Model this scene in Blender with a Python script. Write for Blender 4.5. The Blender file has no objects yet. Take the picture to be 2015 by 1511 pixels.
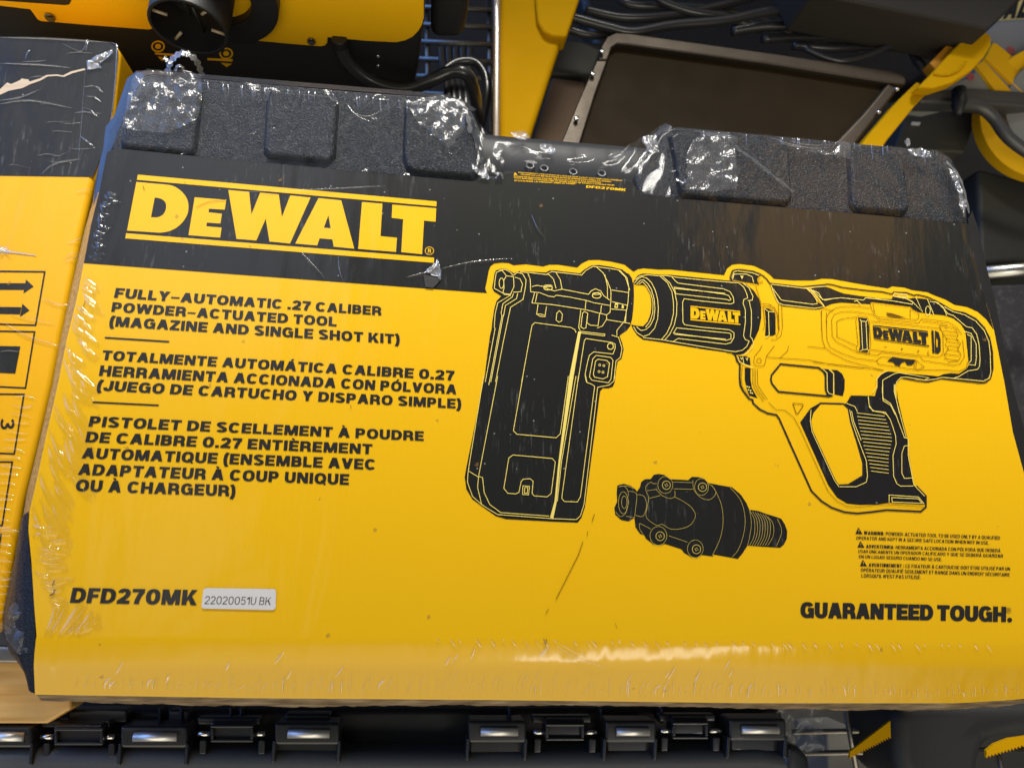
import bpy, bmesh, math, random
import numpy as np
from mathutils import Vector, Matrix
from mathutils.geometry import delaunay_2d_cdt, tessellate_polygon
random.seed(7)
sc = bpy.context.scene
col = sc.collection
W, H = 2015.0, 1511.0
F = 1350.0
# ---------------------------------------------------------------- camera pose
def _n(v): return v / np.linalg.norm(v)
hx = _n(np.array([12500 - W/2, -(1435 - H/2), -F]))
vy = np.array([1171 - W/2, 4706 + H/2, -F])
vy = _n(vy - hx * vy.dot(hx))
nz = np.cross(hx, vy)
RW = np.array([hx, vy, nz])            # camera vector -> world vector
D0 = 0.42
d_c = RW @ np.array([0, 0, -1.0])
CAM = -d_c * D0
def ray(px, py): return RW @ np.array([px - W/2, -(py - H/2), -F])
class Pl:
    "a tilted plane: point and unit normal"
    def __init__(s, p, n): s.p = Vector(p); s.n = Vector(n).normalized()
    def __add__(s, d): return Pl(s.p + s.n*d, s.n)
    def __sub__(s, d): return s + (-d)
def at(px, py, z=0.0):
    if isinstance(z, Pl): return on_plane(px, py, z.p, z.n)
    r = ray(px, py); t = (z - CAM[2]) / r[2]
    return Vector(CAM + r * t)
def pix(p):
    c = RW.T @ (np.array(p) - CAM)
    return (W/2 + F * c[0] / -c[2], H/2 - F * c[1] / -c[2])
def on_plane(px, py, p0, n):
    r = ray(px, py); n = np.array(n); t = n.dot(np.array(p0) - CAM) / n.dot(r)
    return Vector(CAM + r * t)

# ---------------------------------------------------------------- helpers
def wmat(q):
    return (wmat(q.parent) @ q.matrix_parent_inverse if q.parent else Matrix.Identity(4)) @ q.matrix_basis
def link(me, name, mat=None, parent=None, smooth=False):
    o = bpy.data.objects.new(name, me); col.objects.link(o)
    if mat is not None:
        for m in (mat if isinstance(mat, (list, tuple)) else [mat]): me.materials.append(m)
    if parent is not None:
        o.parent = parent
        o.matrix_parent_inverse = wmat(parent).inverted()
    if smooth:
        for p in me.polygons: p.use_smooth = True
    return o
def tag(o, label=None, cat=None, group=None, kind=None):
    if label: o['label'] = label
    if cat: o['category'] = cat
    if group: o['group'] = group
    if kind: o['kind'] = kind
    return o
def thing(name, loc, label, cat, group=None):
    o = bpy.data.objects.new(name, None); col.objects.link(o); o.location = loc
    o.empty_display_size = 0.02
    return tag(o, label, cat, group)
def mesh(name, vs, fs, mat=None, parent=None, smooth=False, bevel=0, seg=2, angle=35):
    me = bpy.data.meshes.new(name); me.from_pydata([tuple(v) for v in vs], [], fs)
    bm = bmesh.new(); bm.from_mesh(me); bmesh.ops.recalc_face_normals(bm, faces=bm.faces); bm.to_mesh(me); bm.free()
    me.update()
    o = link(me, name, mat, parent, smooth)
    if bevel:
        b = o.modifiers.new('bevel', 'BEVEL'); b.width = bevel; b.segments = seg
        b.limit_method = 'ANGLE'; b.angle_limit = math.radians(angle); b.harden_normals = False
        for p in me.polygons: p.use_smooth = True
        w = o.modifiers.new('wn', 'WEIGHTED_NORMAL'); w.keep_sharp = True
    return o
class MB:
    "collects solids that make up one mesh"
    def __init__(s): s.v = []; s.f = []
    def add(s, vs, fs):
        k = len(s.v); s.v += [Vector(v) for v in vs]; s.f += [tuple(i + k for i in f) for f in fs]; return s
    def prism(s, top, bot):
        n = len(top)
        return s.add(list(top) + list(bot), [tuple(range(n)), tuple(range(2*n-1, n-1, -1))] + [(i, i+n, (i+1) % n + n, (i+1) % n) for i in range(n)])
    def pp(s, pts, z, thick, zb=None):      # polygon seen at those pixels on height z, straight sides down
        top = [at(p[0], p[1], z if len(p) < 3 else p[2]) for p in pts]
        if isinstance(z, Pl): return s.prism(top, [t - z.n*thick for t in top])
        return s.prism(top, [Vector((t.x, t.y, t.z - thick)) for t in top])
    def box(s, c, sx, sy, sz, M=None):
        vs = [Vector((x*sx/2, y*sy/2, z*sz/2)) for z in (1, -1) for x, y in ((-1, -1), (1, -1), (1, 1), (-1, 1))]
        if M is not None: vs = [M @ v for v in vs]
        vs = [v + Vector(c) for v in vs]
        return s.add(vs, [(0, 1, 2, 3), (7, 6, 5, 4), (0, 4, 5, 1), (1, 5, 6, 2), (2, 6, 7, 3), (3, 7, 4, 0)])
    def tube(s, path, r, n=10, cap=True):
        path = [Vector(p) for p in path]; rs = r if isinstance(r, (list, tuple)) else [r] * len(path)
        up = None; k = len(s.v); m = len(path)
        for i, p in enumerate(path):
            t = (path[min(i+1, m-1)] - path[max(i-1, 0)]).normalized()
            if up is None: up = t.orthogonal().normalized()
            up = (up - t * up.dot(t)).normalized(); sd = t.cross(up)
            for j in range(n):
                a = 2 * math.pi * j / n
                s.v.append(p + (up * math.cos(a) + sd * math.sin(a)) * rs[i])
        for i in range(m - 1):
            for j in range(n):
                a = k + i*n + j; b = k + i*n + (j+1) % n
                s.f.append((a, b, b + n, a + n))
        if cap:
            s.f.append(tuple(k + j for j in range(n))[::-1]); s.f.append(tuple(k + (m-1)*n + j for j in range(n)))
        return s
    def ring(s, c, ax, r0, r1, h, n=40):     # hollow cylinder along ax from c
        c = Vector(c); ax = Vector(ax).normalized(); u = ax.orthogonal().normalized(); w = ax.cross(u); k = len(s.v)
        for (r, d) in ((r0, 0), (r1, 0), (r1, h), (r0, h)):
            for j in range(n):
                a = 2*math.pi*j/n; s.v.append(c + ax*d + (u*math.cos(a) + w*math.sin(a)) * r)
        for q in range(4):
            for j in range(n):
                a = k + q*n + j; b = k + q*n + (j+1) % n; c2 = k + ((q+1) % 4)*n
                s.f.append((a, b, c2 + (j+1) % n, c2 + j))
        return s
    def make(s, name, mat=None, parent=None, **kw): return mesh(name, s.v, s.f, mat, parent, **kw)
def smoothpath(pts, k=6, closed=False):
    pts = [Vector(p) for p in pts]; out = []; n = len(pts)
    rng = range(n if closed else n - 1)
    for i in rng:
        g = (lambda q: pts[q % n]) if closed else (lambda q: pts[max(0, min(n-1, q))])
        p0, p1, p2, p3 = g(i-1), g(i), g(i+1), g(i+2)
        for j in range(k):
            t = j / k
            out.append(0.5*((2*p1) + (p2-p0)*t + (2*p0-5*p1+4*p2-p3)*t*t + (3*p1-p0-3*p2+p3)*t**3))
    if not closed: out.append(pts[-1])
    return out

# ---------------------------------------------------------------- flat artwork: polygons and strokes united in the print's own plane
def area2(p): return sum(p[i][0]*p[(i+1) % len(p)][1] - p[(i+1) % len(p)][0]*p[i][1] for i in range(len(p)))
class Art:
    def __init__(s): s.add = []; s.sub = []
    def poly(s, pts): s.add.append([tuple(p[:2]) for p in pts]); return s
    def hole(s, pts): s.sub.append([tuple(p[:2]) for p in pts]); return s
    def stroke(s, pts, w, closed=False, wy=None):
        wy = wy or w; P = [Vector((p[0], p[1])) for p in pts]
        if closed and (P[0]-P[-1]).length < 1e-6: P = P[:-1]
        Q = [P[0]]
        for p in P[1:]:
            if (p - Q[-1]).length > 1e-4: Q.append(p)
        P = Q; n = len(P)
        if n < 2: return s
        sc2 = Vector((1.0, w / wy)); L = []; R = []
        S = [Vector((p.x, p.y * w / wy)) for p in P]        # isotropic space
        for i in range(n):
            if closed: a, b = S[i-1], S[(i+1) % n]
            else: a, b = S[max(i-1, 0)], S[min(i+1, n-1)]
            d1 = (S[i]-a).normalized() if (S[i]-a).length > 1e-9 else None
            d2 = (b-S[i]).normalized() if (b-S[i]).length > 1e-9 else None
            d1 = d1 or d2; d2 = d2 or d1
            t = (d1 + d2)
            t = t.normalized() if t.length > 0.1 else d1
            nn = Vector((-t.y, t.x)); c = max(0.45, nn.dot(Vector((-d1.y, d1.x))))
            o = nn * (w / 2 / c)
            l = S[i] + o; r = S[i] - o
            L.append((l.x, l.y * wy / w)); R.append((r.x, r.y * wy / w))
        for i in range(n if closed else n - 1):
            j = (i + 1) % n
            s.add.append([L[i], R[i], R[j], L[j]])
        return s
    def circle(s, cx, cy, rx, ry=None, n=24):
        ry = ry or rx
        return s.poly([(cx + rx*math.cos(2*math.pi*i/n), cy + ry*math.sin(2*math.pi*i/n)) for i in range(n)])
    def loop(s, cx, cy, rx, ry, w, n=28):
        return s.stroke([(cx + rx*math.cos(2*math.pi*i/n), cy + ry*math.sin(2*math.pi*i/n)) for i in range(n)], w, closed=True)
    def tris(s):
        V = []; Fc = []; ns = len(s.add)
        for p in s.add + s.sub:
            if area2(p) < 0: p = p[::-1]
            k = len(V); V += [Vector(q) for q in p]; Fc.append(list(range(k, k + len(p))))
        if not Fc: return [], []
        r = delaunay_2d_cdt(V, [], Fc, 1, 1e-5, True)
        vs, fs, orig = r[0], r[2], r[5]
        keep = [f for f, o in zip(fs, orig) if any(i < ns for i in o) and not any(i >= ns for i in o)]
        return [(v.x, v.y) for v in vs], keep
def sheet(name, items, mat, parent, z, mapf=None):
    "items: list of (verts2d, faces); mapped to the plane of height z"
    vs = []; fs = []
    for V, Fc in items:
        k = len(vs); used = {}
        for f in Fc:
            g = []
            for i in f:
                if i not in used:
                    used[i] = len(vs); q = V[i]
                    if mapf: q = mapf(q)
                    vs.append(at(q[0], q[1], z) if len(q) < 3 else Vector(q))
                g.append(used[i])
            fs.append(tuple(g))
    me = bpy.data.meshes.new(name); me.from_pydata([tuple(v) for v in vs], [], fs); me.update()
    bm = bmesh.new(); bm.from_mesh(me)
    for f in bm.faces:
        f.normal_update()
        if f.normal.dot(z.n if isinstance(z, Pl) else Vector((0, 0, 1))) < 0: f.normal_flip()
    bm.to_mesh(me); bm.free()
    return link(me, name, mat, parent)
def quadmap(src, dst):
    "projective map taking 4 source points to 4 destination points"
    A = []; B = []
    for (x, y), (u, v) in zip(src, dst):
        A += [[x, y, 1, 0, 0, 0, -u*x, -u*y], [0, 0, 0, x, y, 1, -v*x, -v*y]]; B += [u, v]
    h = np.linalg.solve(np.array(A, float), np.array(B, float))
    def f(q):
        x, y = q[0], q[1]; w = h[6]*x + h[7]*y + 1
        return ((h[0]*x + h[1]*y + h[2]) / w, (h[3]*x + h[4]*y + h[5]) / w)
    return f
def pz(s, ox, oy, k):
    return [(ox + float(a.split(',')[0]) / k, oy + float(a.split(',')[1]) / k) for a in s.split()]
ZA = (900, 500, 5.926); ZB = (900, 740, 5.035); ZC = (1230, 500, 6.717); ZD = (1430, 680, 7.444); ZE = (1600, 540, 5.435)
ZF = (1512, 756, 3.998); ZH = (1512, 378, 3.998); ZK = (1190, 920, 5.303); ZL = (235, 330, 5.926); ZM = (550, 360, 5.926)
ZN = (1440, 500, 10.075); ZW = (1570, 1030, 4.528); ZX = (1, 0, 1)
def cat(*args):
    out = []
    for zz, s in args: out += pz(s, *zz)
    return out

# ---------------------------------------------------------------- lettering: capitals drawn with a flat pen
def arc(cx, cy, rx, ry, a0, a1, n=14, e=2.35):
    out = []
    for i in range(n + 1):
        a = math.radians(a0 + (a1 - a0) * i / n); c, s_ = math.cos(a), math.sin(a)
        out.append((cx + rx * math.copysign(abs(c) ** (2/e), c), cy + ry * math.copysign(abs(s_) ** (2/e), s_)))
    return out
def glyph(ch, V, Hh):
    "returns (Art, advance width) for cap height 1; V stem width, Hh bar thickness; y up"
    g = Art(); v, h = V/2, Hh/2; w = 0.86
    R = lambda x0, y0, x1, y1: g.poly([(x0, y0), (x1, y0), (x1, y1), (x0, y1)])
    S = lambda p: g.stroke(p, V, wy=Hh)
    acc = None
    if ch in 'ÁÀÉÈÊÓÚ':
        acc = {'Á': 1, 'É': 1, 'Ó': 1, 'Ú': 1, 'À': -1, 'È': -1, 'Ê': 0}[ch]; ch = {'Á': 'A', 'À': 'A', 'É': 'E', 'È': 'E', 'Ê': 'E', 'Ó': 'O', 'Ú': 'U'}[ch]
    if ch == 'I': w = V; R(0, 0, V, 1)
    elif ch == 'L': w = .72; R(0, 0, V, 1); R(V, 0, w, Hh)
    elif ch == 'E': w = .78; R(0, 0, V, 1); R(V, 0, w, Hh); R(V, 1-Hh, w, 1); R(V, .5-h*.95, w-.05, .5+h*.95)
    elif ch == 'F': w = .74; R(0, 0, V, 1); R(V, 1-Hh, w, 1); R(V, .48-h*.95, w-.07, .48+h*.95)
    elif ch == 'T': w = .84; R(0, 1-Hh, w, 1); R(w/2-v, 0, w/2+v, 1-Hh)
    elif ch == 'H': w = .92; R(0, 0, V, 1); R(w-V, 0, w, 1); R(V, .5-h, w-V, .5+h)
    elif ch == 'N':
        w = .92; R(0, 0, V*.93, 1); R(w-V*.93, 0, w, 1); g.poly([(0, 1), (V*1.12, 1), (w, 0), (w-V*1.12, 0)])
    elif ch == 'M':
        w = 1.12; R(0, 0, V*.9, 1); R(w-V*.9, 0, w, 1); g.poly([(0, 1), (V*1.25, 1), (w/2+V*.42, 0), (w/2-V*.42, 0)]); g.poly([(w, 1), (w-V*1.25, 1), (w/2-V*.42, 0), (w/2+V*.42, 0)])
    elif ch == 'A':
        w = .98; a = V*.62
        g.poly([(0, 0), (V*1.02, 0), (w/2+a, 1), (w/2-a, 1)]); g.poly([(w, 0), (w-V*1.02, 0), (w/2-a, 1), (w/2+a, 1)]); R(.22, .2, w-.22, .2+Hh*.9)
    elif ch == 'V': w = .94; a = V*.58; g.poly([(0, 1), (V*1.04, 1), (w/2+a, 0), (w/2-a, 0)]); g.poly([(w, 1), (w-V*1.04, 1), (w/2-a, 0), (w/2+a, 0)])
    elif ch == 'W':
        w = 1.36; a = V*.5
        for x0, x1 in ((0, .36), (w/2, .36), (w/2, w-.36), (w, w-.36)):
            s0 = V*.95
            if x0 == 0: g.poly([(0, 1), (s0, 1), (x1+a, 0), (x1-a, 0)])
            elif x0 == w: g.poly([(w, 1), (w-s0, 1), (x1-a, 0), (x1+a, 0)])
            else: g.poly([(x0-a, 1), (x0+a, 1), (x1+a, 0), (x1-a, 0)])
    elif ch == 'X': w = .92; g.poly([(0, 1), (V*1.15, 1), (w, 0), (w-V*1.15, 0)]); g.poly([(w, 1), (w-V*1.15, 1), (0, 0), (V*1.15, 0)])
    elif ch == 'Y': w = .92; R(w/2-v, 0, w/2+v, .42); g.poly([(0, 1), (V*1.12, 1), (w/2+v, .4), (w/2-v, .4)]); g.poly([(w, 1), (w-V*1.12, 1), (w/2-v, .4), (w/2+v, .4)])
    elif ch == 'Z': w = .82; R(0, 1-Hh, w, 1); R(0, 0, w, Hh); g.poly([(0, Hh*.9), (w-V*1.15, 1-Hh*.9), (w, 1-Hh*.9), (V*1.15, Hh*.9)])
    elif ch == 'K': w = .94; R(0, 0, V, 1); g.poly([(w-.03, 1), (w-V*1.25, 1), (V*.9, .42), (V*.9, .42-Hh*1.15)]); g.poly([(w, 0), (w-V*1.18, 0), (.36, .52), (.52, .72)])
    elif ch in 'OQ0':
        w = .98 if ch != '0' else .88
        g.stroke(arc(w/2, .5, w/2-v, .51-h, 0, 360, 40)[:-1], V, closed=True, wy=Hh)
        if ch == 'Q': g.poly([(.5, .3), (.62, .36), (w+.02, -.02), (w-.14, -.1)])
    elif ch == 'C': w = .93; S(arc(w/2, .5, w/2-v, .51-h, 38, 322, 34))
    elif ch == 'G': w = .97; S(arc(w/2, .5, w/2-v, .51-h, 38, 345, 34)); R(w/2+.04, .53-Hh*.5, w-.02, .53+Hh*.45); R(w-V*.72, 0, w-.02, .53)
    elif ch == 'D':
        w = .92; R(0, 0, V, 1); S([(V*.9, 1-h)] + arc(.42, .5, w-v-.42, .5-h, 90, -90, 20, 2.2) + [(V*.9, h)])
    elif ch in 'PRB':
        w = .86 if ch != 'R' else .9
        R(0, 0, V, 1); m = .44 if ch != 'B' else .53
        rr = (1 - m) / 2 if ch != 'B' else .235
        cy = (1-h + m+h*(-1 if ch=='B' else 0)) / 2
        lo = m if ch != 'B' else .52
        cy = (1 - h + lo) / 2; ry = (1 - h - lo) / 2
        S([(V*.9, 1-h)] + arc(.5, cy, w-.04-v-.5, ry, 90, -90, 12, 2.1) + [(V*.9, lo)])
        if ch == 'R': S([(.5, lo), (.62, lo-.02), (.71, lo-.12), (.735, .2), (.76, 0)])
        if ch == 'B': cy = (lo + h) / 2; ry = (lo - h) / 2; S([(V*.9, lo)] + arc(.5, cy, w-v-.5, ry, 90, -90, 12, 2.1) + [(V*.9, h)])
    elif ch == 'U': w = .9; S([(v, 1)] + arc(w/2, .42, w/2-v, .43-h, 180, 360, 18) + [(w-v, 1)])
    elif ch == 'J': w = .76; S([(w-v, 1)] + arc(w/2, .36, w/2-v, .37-h, 0, -175, 16))
    elif ch == 'S':
        w = .86
        S(arc(w/2, .745, w/2-v*1.05, .265-h, 22, 90, 5) + arc(w/2, .745, w/2-v, .265-h, 96, 235, 9)[0:] + [(w*.5, .505), ] + arc(w/2, .27, w/2-v, .28-h, 55, -90, 9) + arc(w/2, .27, w/2-v, .28-h, -96, -160, 5))
    elif ch == '2': w = .78; S(arc(w/2, .7, w/2-v, .31-h, 175, 0, 12) + [(w-v-.03, .56), (w*.62, .42), (w*.33, .25), (v*.9, h*1.2)]); R(0, 0, w, Hh)
    elif ch == '7': w = .76; R(0, 1-Hh, w, 1); S([(w-v*.9, 1-Hh*.8), (w*.6, .55), (w*.47, .25), (w*.43, 0)])
    elif ch == '5': w = .8; R(.1, 1-Hh, w-.04, 1); g.poly([(.1, 1), (.1+V*.9, 1), (.05+V*.85, .45), (.05, .45)]); S(arc(w/2, .33, w/2-v, .34-h, 140, -155, 18))
    elif ch == '1': w = .52; R(w-V, 0, w, 1); g.poly([(0, .82), (0, .66), (w-V*.5, .74), (w-V*.5, 1), (w-V, 1)])
    elif ch == '3': w = .8; S(arc(w/2-.02, .74, w/2-v-.02, .27-h, 160, -60, 12) + [(w*.45, .52)]); S([(w*.45, .52)] + arc(w/2, .27, w/2-v, .28-h, 60, -160, 14))
    elif ch == '4': w = .84; R(w-V*1.4, 0, w-V*.4, 1); R(0, .2, w, .2+Hh); g.poly([(0, .2+Hh*.6), (V*.6, .2+Hh*.6), (w-V*1.2, 1), (w-V*1.4, 1)])
    elif ch == '.': w = V; R(0, 0, V, Hh*1.15)
    elif ch == ',': w = V; R(0, 0, V, Hh*1.1); g.poly([(V*.4, 0), (V, 0), (V*.5, -.2), (V*.1, -.2)])
    elif ch == ':': w = V; R(0, 0, V, Hh*1.15); R(0, .52, V, .52+Hh*1.15)
    elif ch == '-': w = .5; R(0, .34, w, .34+Hh*.72)
    elif ch == '~': w = .72; R(0.02, .34, w, .34+Hh*.62)
    elif ch == "'": w = V; R(0, .66, V*.8, 1)
    elif ch == '(': w = .4; S([(.34, 1.06), (.2, .82), (.15, .42), (.2, .02), (.34, -.24)])
    elif ch == ')': w = .4; S([(.06, 1.06), (.2, .82), (.25, .42), (.2, .02), (.06, -.24)])
    elif ch == '+': w = .6; R(0, .4, w, .4+Hh); R(w/2-v, .15, w/2+v, .85)
    elif ch == ' ': w = .3
    if acc is not None:
        c = w/2
        if acc == 1: g.poly([(c-.06, 1.06), (c+.1, 1.06), (c+.26, 1.24), (c+.04, 1.24)])
        elif acc == -1: g.poly([(c+.06, 1.06), (c-.1, 1.06), (c-.26, 1.24), (c-.04, 1.24)])
        else: g.poly([(c-.2, 1.05), (c-.06, 1.05), (c, 1.14), (c+.06, 1.05), (c+.2, 1.05), (c+.08, 1.23), (c-.08, 1.23)])
    return g, w
_gc = {}
def textline(txt, V, Hh, TL, TR, BL, BR, gap=.13, bold_until=None):
    "set one line of capitals between four corner points; returns items for sheet()"
    x = 0; pl = []
    for i, ch in enumerate(txt):
        vv = V * (1.35 if bold_until and i < bold_until else 1)
        key = (ch, vv, Hh)
        if key not in _gc:
            g, w = glyph(ch, vv, Hh); _gc[key] = (g.tris(), w)
        (T, w) = _gc[key]
        pl.append((x, T)); x += w + gap
        if ch == ' ': x -= gap * .5
    x -= gap
    m = quadmap([(0, 1), (x, 1), (0, 0), (x, 0)], [TL, TR, BL, BR])
    out = []
    for x0, (V2, F2) in pl:
        if F2: out.append(([m((a + x0, b)) for a, b in V2], F2))
    return out
# ---------------------------------------------------------------- materials
def nodes(name):
    m = bpy.data.materials.new(name); m.use_nodes = True; nt = m.node_tree; nt.nodes.clear()
    out = nt.nodes.new('ShaderNodeOutputMaterial'); return m, nt, out
def N(nt, typ, ins=None, **kw):
    n = nt.nodes.new(typ)
    for k, v in kw.items(): setattr(n, k, v)
    for k, v in (ins or {}).items():
        s = n.inputs[k]
        if hasattr(v, 'is_output') or isinstance(v, bpy.types.NodeSocket): nt.links.new(v, s)
        else: s.default_value = v
    return n
def math_(nt, op, a, b=None, clamp=False):
    n = nt.nodes.new('ShaderNodeMath'); n.operation = op; n.use_clamp = clamp
    for i, v in enumerate((a, b)):
        if v is None: continue
        if isinstance(v, bpy.types.NodeSocket): nt.links.new(v, n.inputs[i])
        else: n.inputs[i].default_value = v
    return n.outputs[0]
def geo(nt): return N(nt, 'ShaderNodeNewGeometry').outputs['Position']
def ramp(nt, fac, stops):
    r = nt.nodes.new('ShaderNodeValToRGB'); nt.links.new(fac, r.inputs[0]); e = r.color_ramp.elements
    while len(e) < len(stops): e.new(0.5)
    for q, (p, c) in zip(e, stops): q.position = p; q.color = c if len(c) == 4 else (*c, 1)
    return r.outputs[0]
def mixc(nt, fac, a, b, bt='MIX'):
    n = nt.nodes.new('ShaderNodeMix'); n.data_type = 'RGBA'; n.blend_type = bt
    for s, v in ((n.inputs[0], fac), (n.inputs[6], a), (n.inputs[7], b)):
        if isinstance(v, bpy.types.NodeSocket): nt.links.new(v, s)
        else: s.default_value = v if not isinstance(v, tuple) or len(v) == 4 else (*v, 1)
    return n.outputs[2]
def mapped(nt, rot=0, scale=(1, 1, 1)):
    mp = N(nt, 'ShaderNodeMapping', {'Vector': geo(nt)}); mp.inputs['Rotation'].default_value = (0, 0, rot); mp.inputs['Scale'].default_value = scale
    return mp.outputs[0]
def printed(name, color, dust=0.5, spot=0.35, rough=0.6, coat=1.0, dustcol=(.55, .55, .55)):
    "printed card under tight clear film: flutes, scuffs, dust and a glossy slightly wavy skin"
    m, nt, out = nodes(name); P = geo(nt)
    # large faint colour drift of the ink and scuffs
    big = N(nt, 'ShaderNodeTexNoise', {'Vector': P, 'Scale': 9.0, 'Detail': 3.0}).outputs['Fac']
    c = mixc(nt, math_(nt, 'MULTIPLY', big, .10), (*color, 1), (*[q*.72 for q in color], 1))
    # dust flecks: sparse bright specks
    vor = N(nt, 'ShaderNodeTexVoronoi', {'Vector': P, 'Scale': 210.0, 'Randomness': 1.0})
    sp = math_(nt, 'LESS_THAN', vor.outputs['Distance'], .11)
    rnd = N(nt, 'ShaderNodeSeparateColor', {'Color': vor.outputs['Color']}).outputs[0]
    sel = math_(nt, 'GREATER_THAN', rnd, 1 - .22 * dust)
    fl = math_(nt, 'MULTIPLY', math_(nt, 'MULTIPLY', sp, sel), .8)
    # vertical rub marks
    st = N(nt, 'ShaderNodeTexNoise', {'Vector': mapped(nt, 0.12, (420, 55, 1)), 'Scale': 1.0, 'Detail': 5.0, 'Roughness': .7}).outputs['Fac']
    pat = N(nt, 'ShaderNodeTexNoise', {'Vector': P, 'Scale': 16.0, 'Detail': 3.0}).outputs['Fac']
    rub = math_(nt, 'MULTIPLY', ramp(nt, st, [(.56, (0, 0, 0)), (.78, (1, 1, 1))]), ramp(nt, pat, [(.47, (0, 0, 0)), (.66, (1, 1, 1))]))
    mf = math_(nt, 'ADD', fl, math_(nt, 'MULTIPLY', rub, spot), True)
    c = mixc(nt, math_(nt, 'MULTIPLY', mf, dust, True), c, (*dustcol, 1))
    # brown pin-prick stains
    vs = N(nt, 'ShaderNodeTexVoronoi', {'Vector': P, 'Scale': 48.0})
    blot = N(nt, 'ShaderNodeTexNoise', {'Vector': P, 'Scale': 900.0, 'Detail': 2.0}).outputs['Fac']
    sp2 = math_(nt, 'LESS_THAN', math_(nt, 'ADD', vs.outputs['Distance'], math_(nt, 'MULTIPLY', blot, .16)), .135)
    rn2 = N(nt, 'ShaderNodeSeparateColor', {'Color': vs.outputs['Color']}).outputs[1]
    s2 = math_(nt, 'MULTIPLY', math_(nt, 'MULTIPLY', sp2, math_(nt, 'GREATER_THAN', rn2, .42)), .5)
    c = mixc(nt, s2, c, (.28, .14, .03, 1))
    # flute relief of the corrugated board and wavy film
    wv = N(nt, 'ShaderNodeTexWave', {'Vector': mapped(nt, 0.06, (1, .04, 1)), 'Scale': 75.0, 'Distortion': .6, 'Detail': 1.0}, wave_type='BANDS', bands_direction='X').outputs['Fac']
    b1 = N(nt, 'ShaderNodeBump', {'Height': wv, 'Strength': .022, 'Distance': .002}).outputs[0]
    w1 = N(nt, 'ShaderNodeTexNoise', {'Vector': mapped(nt, .5, (22, 9, 10)), 'Scale': 1.0, 'Detail': 2.0, 'Distortion': .8}).outputs['Fac']
    w2 = N(nt, 'ShaderNodeTexNoise', {'Vector': mapped(nt, .25, (150, 40, 60)), 'Scale': 1.0, 'Detail': 3.0}).outputs['Fac']
    hh = math_(nt, 'ADD', math_(nt, 'MULTIPLY', w1, 1.0), math_(nt, 'MULTIPLY', w2, .11))
    b2 = N(nt, 'ShaderNodeBump', {'Height': hh, 'Strength': .35, 'Distance': .004}).outputs[0]
    b = N(nt, 'ShaderNodeBsdfPrincipled', {'Base Color': c, 'Roughness': rough, 'Specular IOR Level': .12, 'Normal': b1, 'Coat Weight': coat, 'Coat Roughness': .13, 'Coat Normal': b2})
    nt.links.new(b.outputs[0], out.inputs[0]); return m
def plain(name, color, rough=.5, metal=0, bump=0, bscale=300, spec=.5, vary=.15, coat=0, dust=0):
    m, nt, out = nodes(name); P = geo(nt)
    n1 = N(nt, 'ShaderNodeTexNoise', {'Vector': P, 'Scale': 35.0, 'Detail': 5.0}).outputs['Fac']
    c = mixc(nt, math_(nt, 'MULTIPLY', n1, vary), (*color, 1), (*[q*.45 for q in color], 1))
    if dust:
        dn = N(nt, 'ShaderNodeTexNoise', {'Vector': P, 'Scale': 120.0, 'Detail': 8.0, 'Roughness': .75}).outputs['Fac']
        c = mixc(nt, math_(nt, 'MULTIPLY', ramp(nt, dn, [(.52, (0, 0, 0)), (.75, (1, 1, 1))]), dust), c, (.4, .38, .35, 1))
    rr = math_(nt, 'ADD', math_(nt, 'MULTIPLY', n1, .25), rough - .12)
    ins = {'Base Color': c, 'Roughness': rr, 'Metallic': metal, 'Specular IOR Level': spec, 'Coat Weight': coat}
    if bump:
        h = N(nt, 'ShaderNodeTexNoise', {'Vector': P, 'Scale': bscale, 'Detail': 3.0}).outputs['Fac']
        ins['Normal'] = N(nt, 'ShaderNodeBump', {'Height': h, 'Strength': bump, 'Distance': .001}).outputs[0]
    b = N(nt, 'ShaderNodeBsdfPrincipled', ins); nt.links.new(b.outputs[0], out.inputs[0]); return m
def grained(name, color, rough=.42, coat=.16, cr=.14, bs=.8):
    "moulded plastic with a leather grain"
    m, nt, out = nodes(name); P = geo(nt)
    dis = N(nt, 'ShaderNodeTexNoise', {'Vector': P, 'Scale': 260.0, 'Detail': 2.0})
    v = N(nt, 'ShaderNodeTexVoronoi', {'Vector': mixc(nt, .012, P, dis.outputs['Color']), 'Scale': 760.0}, feature='SMOOTH_F1').outputs['Distance']
    n2 = N(nt, 'ShaderNodeTexNoise', {'Vector': P, 'Scale': 900.0, 'Detail': 2.0}).outputs['Fac']
    h = math_(nt, 'ADD', v, math_(nt, 'MULTIPLY', n2, .9))
    bm_ = N(nt, 'ShaderNodeBump', {'Height': h, 'Strength': bs, 'Distance': .0011}).outputs[0]
    c2 = N(nt, 'ShaderNodeTexNoise', {'Vector': P, 'Scale': 22.0, 'Detail': 5.0}).outputs['Fac']
    c = mixc(nt, math_(nt, 'MULTIPLY', c2, .4), (*color, 1), (*[q*.5 for q in color], 1))
    w2 = N(nt, 'ShaderNodeTexNoise', {'Vector': mapped(nt, .25, (60, 30, 40)), 'Scale': 1.0, 'Detail': 3.0}).outputs['Fac']
    b2 = N(nt, 'ShaderNodeBump', {'Height': w2, 'Strength': .4, 'Distance': .004}).outputs[0]
    b = N(nt, 'ShaderNodeBsdfPrincipled', {'Base Color': c, 'Roughness': rough, 'Specular IOR Level': .32, 'Normal': bm_, 'Coat Weight': coat, 'Coat Roughness': cr, 'Coat Normal': b2})
    nt.links.new(b.outputs[0], out.inputs[0]); return m
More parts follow.
